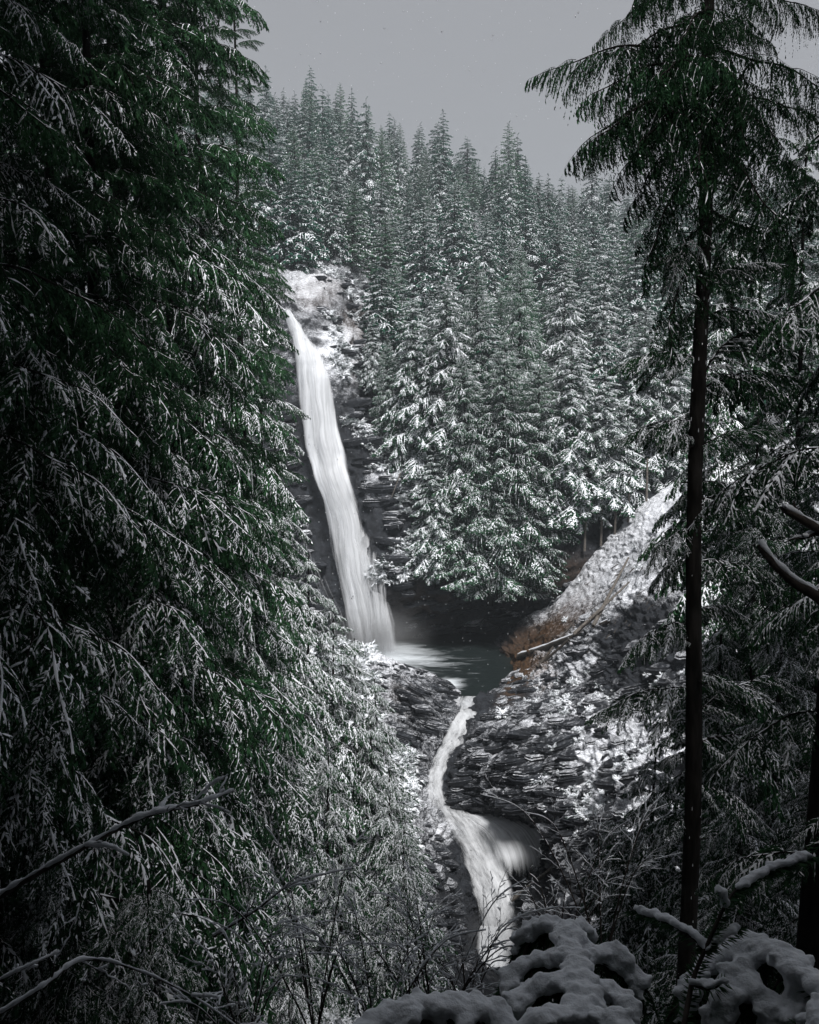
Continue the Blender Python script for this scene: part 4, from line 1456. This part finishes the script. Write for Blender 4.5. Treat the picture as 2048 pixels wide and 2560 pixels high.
def clear_of_water(u, v):
    cu_ = np.interp(v, [.682, .692, .708, .722, .735, .75, .765, .778, .79, .80, .835, .86, .905, .93], [.582, .577, .568, .556, .543, .536, .531, .533, .545, .566, .588, .597, .610, .610])
    a = (np.abs(u - cu_) > np.where(v < .785, .027, .045)) | (v < .675)
    fu = np.interp(v, [.303, .33, .375, .42, .50, .56, .637], [.350, .366, .385, .392, .417, .436, .456])
    b = (np.abs(u - fu) > np.where(v > .50, .046, .036)) | (v > .64)
    c = ~((u > .57) & (u < .69) & (v > .787) & (v < .885))
    return a & b & c


# angular rock slabs along the bedding
SLABS = []
for k in range(5):
    gg = np.random.default_rng(400 + k)
    m_ = 9
    a = np.sort(gg.uniform(0, 2 * np.pi, m_)); a = np.linspace(0, 2 * np.pi, m_, endpoint=False) + gg.uniform(-.25, .25, m_)
    r = gg.uniform(.75, 1.15, m_)
    ring = np.stack([np.cos(a) * r * (1.2 + .2 * k), np.sin(a) * r * .95], -1)
    V, F = [], []
    lv = [(-.5, .8, 0), (-.20, 1.0, .08), (-.02, .97, -.06), (.0, .86, .05), (.16, .84 - .1 * (k % 2), -.03), (.21, .5, 0)]
    for z_, f_, o_ in lv:
        jit = gg.uniform(-.05, .05, (m_, 2))
        V.append(np.concatenate([(ring + jit) * f_ + o_, np.full((m_, 1), z_ + 0.) + gg.uniform(-.04, .04, (m_, 1))], 1))
    nl = len(lv)
    V.append(np.array([[0, 0, -.5], [.1, 0, .24]]))
    V = np.concatenate(V)
    j = np.arange(m_); j2 = (j + 1) % m_
    for q in range(nl - 1):
        F.append(np.stack([q * m_ + j, q * m_ + j2, (q + 1) * m_ + j2, (q + 1) * m_ + j], -1))
    je = np.arange(0, m_ - 1, 2)
    F = np.concatenate(F)
    top = nl * m_ + 1
    tris = np.array([[(nl - 1) * m_ + x, (nl - 1) * m_ + (x + 1) % m_, top, top] for x in range(m_)])
    bm_me = bpy.data.meshes.new('rock_slab')
    bm_me.from_pydata(V.tolist(), [], F.tolist() + [t_[:3].tolist() for t_ in tris])
    bm_me.materials.append(M_ROCK)
    at_ = bm_me.attributes.new('snow', 'FLOAT', 'POINT')
    at_.data.foreach_set('value', np.full(len(V), .04 - .08 * k, np.float32))
    bm_me.update()
    SLABS.append(bm_me)
slab_spots = [(.580, .727, 1.2, 'dark rock slab overhanging the right side of the narrow chute'), (.603, .778, 1.1, 'wet rock slab at the brink of the lower falls'),
              (.515, .668, 1.3, 'snow-edged rock slab on the crest of the ledge by the pool outlet'), (.690, .815, 1.8, 'angular snow-capped rock right of the lower falls'),
              (.640, .715, 1.6, 'snow-capped rock slab on the shoulder of the rock dome')]
sprot = []
for k, (u, v, z_, lab) in enumerate(slab_spots):
    o = link('rock_slab', SLABS[k])
    o.location = surf(u, v, LB if k == 2 else RB)
    o.scale = (z_, z_, z_ * .8)
    o.rotation_euler = (.15, -.32, k)
    props(o, lab, 'rock')
    sprot.append(o)
for S_, test, n_, sd_, sc0, sc1, ty, nm in [
    (RB, lambda u, v, q: 1.0 * (((u < .70) & (v > .69) & (v < .815) & (u > .54)) | ((v > .79) & (u < .72) & (u > .60) & (v < .9))) + .12 * ((u > .70) & (u < .86) & (v > .60) & (v < .9)) + .25 * ((u > .60) & (u < .74) & (v > .655) & (v < .70)), 1700, 41, .32, 1.35, -.26, 'layered broken rock slabs over the dome beside the stream'),
    (LB, lambda u, v, q: 1.0 * ((u > .46) & (v < .76) & (v > .648)) + 1.0 * ((u > .515) & (v > .78) & (v < .96)), 520, 42, .35, 1.2, .25, 'layered broken rock slabs of the ledge left of the stream'),
    (HILL, lambda u, v, q: 1.0 * ((u > .33) & (u < .50) & (v > .27) & (v < .60)) + .5 * ((u > .48) & (u < .76) & (v > .565)), 560, 43, .5, 1.9, -.1, 'broken dark rock of the cliff round the waterfall')]:
    pts, gg = scatter_on(S_, lambda u, v, q: test(u, v, q) * clear_of_water(u, v), n_, sd_)
    n = len(pts)
    tl = gg.normal(0, .10, (n, 2))
    tl[:, 1] += ty
    stuff_scatter('rock_slabs', pts - np.array([0, 0, .12]), gg.normal(0, .28, n), sc0 + (sc1 - sc0) * gg.random(n) ** 2.2, gg.integers(0, 5, n), sprot, nm, 'rocks', tilt=tl)

# ------------------------------------------------------------------ bare twiggy shrubs and limbs


def bare_limb(name, ctrl, r0, label, cat, seed=0, forks=6, flen=.35, snow_r=1.0, n=60, parent_kind=True, r1=.25, depth=2):
    """ctrl: world points; a limb with side twigs, snow lying along the top"""
    g = np.random.default_rng(seed)
    mb, ms = MB(), MB()

    def one(pth, ra, rb, lvl):
        m_ = len(pth)
        rad = np.linspace(ra, rb, m_)
        mb.add(*tube(pth, rad, 6), 0)
        d = np.gradient(pth, axis=0)
        d /= np.linalg.norm(d, axis=1, keepdims=True)
        lump = np.clip(.75 + .9 * fbm(pth * (9 / max(.3, r0 * 30)), 3, seed + lvl), 0, 1.6) * np.clip(1.15 - np.abs(d[:, 2]), .1, 1)
        sr = (rad * 1.25 + .007 * snow_r) * lump
        ms.add(*tube(pth + np.array([0, 0, 1.]) * (rad * .8 + sr * .35)[:, None], sr + 1e-4, 7), 0)
        if lvl < depth:
            L = np.linalg.norm(np.diff(pth, axis=0), axis=1).sum()
            for k in range(forks if lvl == 0 else max(2, forks // 2)):
                t = g.uniform(.2, .95)
                i = int(t * (m_ - 2))
                ax = Vector(d[i]).orthogonal().normalized()
                ax.rotate(Matrix.Rotation(g.uniform(0, 6.28), 3, Vector(d[i])))
                dd = Vector(d[i]) * .8 + ax * .7
                dd.z += .15
                dd.normalize()
                ln = L * flen * g.uniform(.4, 1.1) * (1.1 - t * .6)
                tt = np.linspace(0, 1, 14)[:, None]
                q = pth[i] + np.array(dd) * ln * tt + np.array([0, 0, -.15]) * ln * tt ** 2 + ln * .06 * np.cumsum(g.normal(0, .5, (14, 3)), axis=0) * .4
                q[0] = pth[i]
                one(q, rad[i] * .6, rad[i] * .15 + .0008, lvl + 1)
    c = np.asarray(ctrl, float)
    base = c[0].copy()
    pth = resample(c - base, n, 0)
    pth += r0 * .5 * fbm(pth * 3 + seed, 3, seed)[:, None]
    one(pth, r0, r0 * r1, 0)
    o = link(name, mb.mesh(name, [M_TWIG]))
    o.location = base
    props(o, label, cat)
    link('snow', ms.mesh('snow', [M_SNOW]), o)
    return o


bare_limb('bare_limb', [P(-.03, .89, 6), P(.08, .838, 6), P(.17, .80, 6.1), P(.24, .785, 6.3), P(.285, .772, 6.5)], .022, 'long bare limb lined with snow slanting across the lower left', 'branch', 1, 6, .3, 1.6, 90)
bare_limb('bare_limb', [P(-.02, 1.0, 4.5), P(.05, .965, 4.6), P(.10, .938, 4.8), P(.16, .945, 4.9), P(.24, .975, 5), P(.32, 1.02, 5)], .010, 'thin arched limb lined with snow in the bottom left corner', 'branch', 2, 6, .25, 1.0, 80)
bare_limb('bare_limb', [P(.26, .915, 9), P(.31, .89, 9), P(.36, .862, 9), P(.43, .848, 9.2)], .016, 'snowy twig rising to the right under the long bare limb', 'branch', 3, 8, .4, 1.2, 60)
bare_limb('bare_limb', [P(-.02, .965, 4.5), P(.03, .945, 4.5), P(.07, .93, 4.6)], .008, 'short snowy twig at the left edge near the bottom corner', 'branch', 4, 3, .3, 1.2, 30)
bare_limb('dead_limb', [P(1.03, .60, 8), P(1.0, .583, 8), P(.96, .56, 8.2), P(.928, .533, 8.4)], .06, 'thick broken limb capped with snow slanting in from the right edge', 'branch', 5, 2, .2, 1.5, 50, r1=.6)
bare_limb('dead_limb', [P(1.04, .53, 9), P(1.0, .517, 9), P(.965, .502, 9), P(.955, .495, 9)], .06, 'thick snowy limb at the right edge above the broken one', 'branch', 6, 3, .5, 1.5, 40, r1=.4)
for i, (u, v, Y, h, lab) in enumerate([
        (.385, 1.02, 9, 2.2, 'tall bare shrub whose dark stem rises left of the bottom centre'), (.46, 1.03, 8, 1.5, 'bare shrub with arching snowy twigs at the bottom centre'),
        (.53, 1.02, 8.5, 1.7, 'bare shrub with snowy twigs below the foot of the lower falls'), (.57, 1.0, 9.5, 1.3, 'small bare shrub just right of the lower falls foot'),
        (.30, 1.04, 7, 1.3, 'low bare shrub between the bottom left corner and the centre'), (.68, .96, 16, 3.0, 'bare shrub with thin upright twigs right of the leaning pole'),
        (.735, .95, 14, 3.4, 'bare shrub with thin upright twigs left of the black trunk foot'), (.50, .98, 12, 1.8, 'bare shrub behind the bottom centre twigs')]):
    b = P(u, v, Y)
    gg = np.random.default_rng(60 + i)
    root = empty('bare_shrub', b)
    props(root, lab, 'shrub')
    for k in range(7):
        a = k * .9 + gg.uniform(-.3, .3)
        l = h * gg.uniform(.6, 1.05)
        sp2 = gg.uniform(.25, .8)
        tip = np.array([math.cos(a) * sp2 * l, math.sin(a) * sp2 * l * .7, l])
        c = [np.zeros(3), tip * .35 + np.array([0, 0, .12 * l]), tip * .7 + np.array([0, 0, .08 * l]), tip * np.array([1.1, 1.1, .86])]
        o = bare_limb('stem', c, .004 + .0009 * Y * .8, None, None, 300 + i * 9 + k, 7, .42, .9, 26)
        o.parent = root

# ------------------------------------------------------------------ the snow-loaded fir boughs right in front
M_NEEDLE = foliage_mat('fir_needles', (.015, .045, .022), (.06, .13, .06), 30, .1)
M_PUFF = simple_mat('fresh_snow', (.80, .83, .88), (.88, .90, .94), 60, .85, .25, spec=.15)


def ico():
    import bmesh
    bm = bmesh.new()
    bmesh.ops.create_icosphere(bm, subdivisions=2, radius=1)
    v = np.array([x.co[:] for x in bm.verts])
    f = np.array([[l.index for l in x.verts] for x in bm.faces])
    bm.free()
    return v, f


ICO = ico()


def tri_mesh(name, v, f, mats):
    me = bpy.data.meshes.new(name)
    me.vertices.add(len(v)); me.vertices.foreach_set('co', np.ascontiguousarray(v, np.float32).ravel())
    me.loops.add(len(f) * 3); me.loops.foreach_set('vertex_index', np.ascontiguousarray(f, np.int32).ravel())
    me.polygons.add(len(f)); me.polygons.foreach_set('loop_start', np.arange(0, len(f) * 3, 3, dtype=np.int32))
    me.polygons.foreach_set('use_smooth', np.ones(len(f), bool))
    for m in mats: me.materials.append(m)
    me.update()
    return me


def snowy_bough(fingers, label, seed=0, vox=.006):
    """fingers: list of (control points world, snow radius, snow share)"""
    g = np.random.default_rng(seed)
    base = np.array(fingers[0][0][0], float)
    stem, nd = MB(), MB()
    sv, sf, n0 = [], [], 0
    extra = []
    for ctrl, sr, share in fingers:
        if share <= 0 or sr < .018: continue
        c = resample(np.array(ctrl, float), 40, 0)
        L = np.linalg.norm(np.diff(c, axis=0), axis=1).sum()
        dd_ = np.gradient(c, axis=0); dd_ /= np.linalg.norm(dd_, axis=1, keepdims=True)
        for q in range(int(L / .034)):
            i = int(np.clip((q + g.uniform(.2, .8)) / (L / .034), 0, .98) * 39)
            sd = np.cross(dd_[i], [0, 0, 1.]); sd /= np.linalg.norm(sd) + 1e-9
            sd *= 1 if q % 2 else -1
            l = g.uniform(.03, .065) * (1.15 - i / 60)
            dr = dd_[i] * .65 + sd * .8
            if q % 2: extra.append(([c[i], c[i] + dr * l * .5 + np.array([0, 0, -.012]), c[i] + dr * l + np.array([0, 0, -.5 * l])], sr * .46, .9))
            for _ in range(3):
                l2 = g.uniform(.035, .075) + sr
                s2 = sd * g.uniform(-1.1, 1.1) + dd_[i] * g.uniform(.1, .7)
                e = c[min(39, i + int(g.integers(0, 3)))]
                extra.append(([e, e + s2 * l2 * .5 + np.array([0, 0, -.25 * l2]), e + s2 * l2 * .8 + np.array([0, 0, -l2])], .02, 0))
    for ctrl, sr, share in list(fingers) + extra:
        c = np.array(ctrl, float) - base
        L = np.linalg.norm(np.diff(c, axis=0), axis=1).sum()
        m_ = max(8, int(L / .008))
        p = resample(c, m_, 0)
        p += .006 * fbm(p * 12, 2, seed)[:, None]
        stem.add(*tube(p, np.linspace(.006, .002, m_), 6), 0)
        d = np.gradient(p, axis=0); d /= np.linalg.norm(d, axis=1, keepdims=True)
        k = int(L / .0007)
        i = g.integers(0, m_, k)
        sd = np.cross(d[i], [0, 0, 1.]); sd /= np.linalg.norm(sd, axis=1, keepdims=True) + 1e-9
        a = g.uniform(-.5, 1.0, k) * np.where(g.random(k) < .5, 1, -1)
        dd = d[i] * .55 + sd * (np.sign(a) * np.cos(a))[:, None] + np.array([0, 0, -1.]) * (np.abs(np.sin(a)) * .9)[:, None] + g.normal(0, .08, (k, 3))
        dd /= np.linalg.norm(dd, axis=1, keepdims=True)
        off = dd * (g.random(k) < .75)[:, None] * (sr * g.uniform(.2, 1.0, k) if share > 0 else 0 * g.random(k))[:, None]
        nd.add(*kites(p[i] + off, dd, g.uniform(.018, .03, k), np.full(k, .0032), g.normal(0, 1, (k, 3))), 0)
        if share <= 0: continue
        cnt = int(L / (sr * .30))
        for q in range(cnt):
            t = (q + .5) / cnt
            if g.random() > share: continue
            ii = int(t * (m_ - 1))
            env = min(1, (1 - t) * 6 + .35) * min(1, t * 8 + .4)
            r = sr * g.uniform(.75, 1.2) * env
            c0 = p[ii] + np.array([g.normal(0, .35) * sr, g.normal(0, .35) * sr, r * .72])
            rr = np.array([r * g.uniform(.9, 1.2), r * g.uniform(.9, 1.2), r * g.uniform(.7, .95)])
            sv.append(ICO[0] * rr + c0); sf.append(ICO[1] + n0); n0 += len(ICO[0])
            for _ in range(3):
                r3 = r * g.uniform(.22, .5)
                a3 = g.uniform(0, 6.28)
                c3 = c0 + np.array([math.cos(a3) * r * 1.05, math.sin(a3) * r * 1.05, g.uniform(-.35, .55) * r])
                sv.append(ICO[0] * r3 * np.array([1.2, 1.2, .9]) + c3); sf.append(ICO[1] + n0); n0 += len(ICO[0])
    root = empty('fir_bough', base)
    props(root, label, 'branch')
    link('branch', stem.mesh('branch', [M_TWIG]), root)
    o = link('needles', nd.mesh('needles', [M_NEEDLE], False), root)
    o['kind'] = 'stuff'
    if sv:
        so = link('snow', tri_mesh('snow', np.concatenate(sv), np.concatenate(sf), [M_PUFF]), root)
        rm = so.modifiers.new('merge', 'REMESH')
        rm.mode = 'VOXEL'; rm.voxel_size = vox; rm.use_smooth_shade = True
        sm = so.modifiers.new('soften', 'SMOOTH'); sm.factor = .5; sm.iterations = 2
        dm = so.modifiers.new('grain', 'DISPLACE'); dm.texture = GRAIN; dm.strength = .012; dm.mid_level = .5; dm.texture_coords = 'LOCAL'
    return root


GRAIN = bpy.data.textures.new('snow_grain', 'CLOUDS')
GRAIN.noise_scale = .022
GRAIN.noise_depth = 4


def fing(pts, sr=.028, share=1.0): return ([P(u, v, Y) for u, v, Y in pts], sr * (.66 if sr > .018 else .62), min(share, .9))


snowy_bough([
    fing([(.74, 1.06, 1.75), (.715, .99, 1.9), (.70, .94, 2.1), (.685, .905, 2.3)], .036),
    fing([(.69, .915, 2.25), (.668, .908, 2.3), (.645, .915, 2.32), (.632, .935, 2.3)], .030),
    fing([(.69, .915, 2.25), (.708, .908, 2.3), (.722, .925, 2.32)], .024),
    fing([(.705, .945, 2.1), (.67, .942, 2.15), (.635, .95, 2.15), (.612, .975, 2.1)], .028),
    fing([(.71, .97, 2.0), (.675, .965, 2.0), (.64, .975, 2.0), (.625, .995, 1.95)], .030),
    fing([(.715, .985, 1.9), (.69, .995, 1.85), (.66, 1.0, 1.8), (.635, 1.03, 1.75)], .032),
    fing([(.705, .95, 2.1), (.735, .935, 2.15), (.765, .945, 2.15), (.785, .975, 2.1)], .028),
    fing([(.71, .97, 2.0), (.74, .97, 2.0), (.765, .985, 1.95), (.775, 1.01, 1.9)], .030),
    fing([(.72, 1.0, 1.85), (.75, 1.0, 1.8), (.775, 1.03, 1.75)], .032),
], 'snow-loaded fir bough with drooping fingers in front at the bottom, right of centre', 5)
snowy_bough([
    fing([(1.12, 1.05, 1.7), (1.03, .985, 1.8), (.96, .945, 1.95), (.915, .932, 2.05), (.885, .94, 2.1)], .038),
    fing([(.96, .945, 1.95), (.975, .965, 1.9), (.965, 1.0, 1.85)], .028),
    fing([(.925, .935, 2.03), (.895, .965, 1.95), (.88, .99, 1.9), (.885, 1.03, 1.85)], .034),
    fing([(.90, .935, 2.05), (.865, .945, 2.05), (.845, .965, 2.0), (.84, .99, 1.95)], .028),
    fing([(1.03, .985, 1.8), (1.0, 1.0, 1.75), (.99, 1.04, 1.7)], .03),
    fing([(.90, .955, 1.98), (.93, .98, 1.9), (.95, 1.03, 1.85)], .03),
], 'long snow-loaded fir bough arching down to the bottom right corner', 6)
snowy_bough([
    fing([(.42, 1.03, 1.7), (.48, .995, 1.8), (.54, .985, 1.85), (.60, .995, 1.85), (.63, 1.03, 1.8)], .034),
    fing([(.50, .99, 1.8), (.49, 1.02, 1.75), (.47, 1.06, 1.7)], .028),
    fing([(.56, .985, 1.85), (.57, 1.01, 1.8), (.56, 1.05, 1.75)], .028),
], 'low snow-loaded fir bough along the bottom edge at the centre', 7)
snowy_bough([
    fing([(.83, 1.02, 1.8), (.845, .96, 1.9), (.865, .92, 1.95), (.885, .885, 2.0), (.90, .868, 2.05), (.93, .855, 2.1), (.965, .843, 2.15), (.99, .838, 2.2)], .014, 0),
    fing([(.90, .868, 2.05), (.93, .855, 2.1), (.965, .843, 2.15), (.99, .838, 2.2)], .015, 1),
    fing([(.885, .885, 2.0), (.88, .875, 2.0), (.875, .868, 2.0)], .016, 1),
    fing([(.865, .925, 1.95), (.83, .905, 2.0), (.80, .895, 2.05), (.775, .888, 2.1)], .014, .95),
    fing([(.865, .925, 1.95), (.885, .915, 1.97), (.90, .905, 2.0)], .014, .6),
    fing([(.845, .96, 1.9), (.865, .965, 1.88), (.885, .958, 1.88)], .014, .5),
], 'slender upright fir shoot with dark needles and snowy tip before the black trunk', 8, .005)

# ------------------------------------------------------------------ falling snow, spray, air
gg = np.random.default_rng(12)
fl = []
n = 4500
Yf = gg.uniform(9, 75, n)
uf, vf = gg.uniform(-.05, 1.05, n), gg.uniform(-.05, 1.0, n)
octv = np.array([[1, 0, 0], [-1, 0, 0], [0, 1, 0], [0, -1, 0], [0, 0, 1], [0, 0, -1]], float)
octf = np.array([[0, 2, 4], [2, 1, 4], [1, 3, 4], [3, 0, 4], [2, 0, 5], [1, 2, 5], [3, 1, 5], [0, 3, 5]])
vv, ff = [], []
for i in range(n):
    p = P(uf[i], vf[i], Yf[i])
    r = gg.uniform(.002, .006) * (1 + Yf[i] / 22)
    vv.append(octv * r * np.array([1, 1, 1.9]) + p)
    ff.append(octf + 6 * i)
o = link('falling_snow', tri_mesh('falling_snow', np.concatenate(vv), np.concatenate(ff), [M_SNOW]))
props(o, 'small snowflakes falling through the air of the gorge', 'snowflakes', kind='stuff')


def vol_mat(name, col, dens, blob_=False):
    m, nt, out = newmat(name)
    pv = N(nt, 'ShaderNodeVolumePrincipled')
    pv.inputs['Color'].default_value = (*col, 1)
    pv.inputs['Density'].default_value = dens
    pv.inputs['Anisotropy'].default_value = .2
    if blob_:
        tc = N(nt, 'ShaderNodeTexCoord')
        ln = N(nt, 'ShaderNodeVectorMath', operation='LENGTH')
        nt.links.new(tc.outputs['Object'], ln.inputs[0])
        mr = N(nt, 'ShaderNodeMapRange')
        mr.inputs['From Min'].default_value = 1.0
        mr.inputs['From Max'].default_value = .1
        nt.links.new(ln.outputs['Value'], mr.inputs['Value'])
        pw = N(nt, 'ShaderNodeMath', operation='POWER')
        nt.links.new(mr.outputs['Result'], pw.inputs[0]); pw.inputs[1].default_value = 2.8
        no = N(nt, 'ShaderNodeTexNoise', Scale=2.2, Detail=3.0)
        nt.links.new(tc.outputs['Object'], no.inputs['Vector'])
        mu = N(nt, 'ShaderNodeMath', operation='MULTIPLY')
        nt.links.new(pw.outputs[0], mu.inputs[0]); nt.links.new(no.outputs['Fac'], mu.inputs[1])
        m2 = N(nt, 'ShaderNodeMath', operation='MULTIPLY')
        nt.links.new(mu.outputs[0], m2.inputs[0]); m2.inputs[1].default_value = dens
        nt.links.new(m2.outputs[0], pv.inputs['Density'])
    nt.links.new(pv.outputs[0], out.inputs['Volume'])
    return m


def spray(loc, sc_, dens, label):
    o = link('spray_mist', tri_mesh('spray_mist', ICO[0], ICO[1], [vol_mat('spray', (.95, .97, 1.0), dens, True)]))
    o.location = loc
    o.scale = sc_
    props(o, label, 'mist', kind='stuff')


spray(P(.462, .622, 146), (11, 6, 7), .55, 'white spray hanging where the tall waterfall meets the pool')
spray(P(.61, .915, 98), (6, 3, 5), .6, 'white spray at the foot of the lower falls')

# the air
bpy_box = np.array([[x, y, z] for x in (-660, 660) for y in (-360, 960) for z in (-135, 175)], float)
bf = np.array([[0, 1, 3, 2], [4, 6, 7, 5], [0, 4, 5, 1], [2, 3, 7, 6], [0, 2, 6, 4], [1, 5, 7, 3]])
o = link('haze', make_mesh('haze', bpy_box, bf, np.zeros(6, int), [vol_mat('haze_air', (.84, .93, 1.0), .00042)], False))
props(o, 'thin grey winter air over the whole gorge', 'haze', kind='stuff')
o.display_type = 'WIRE'
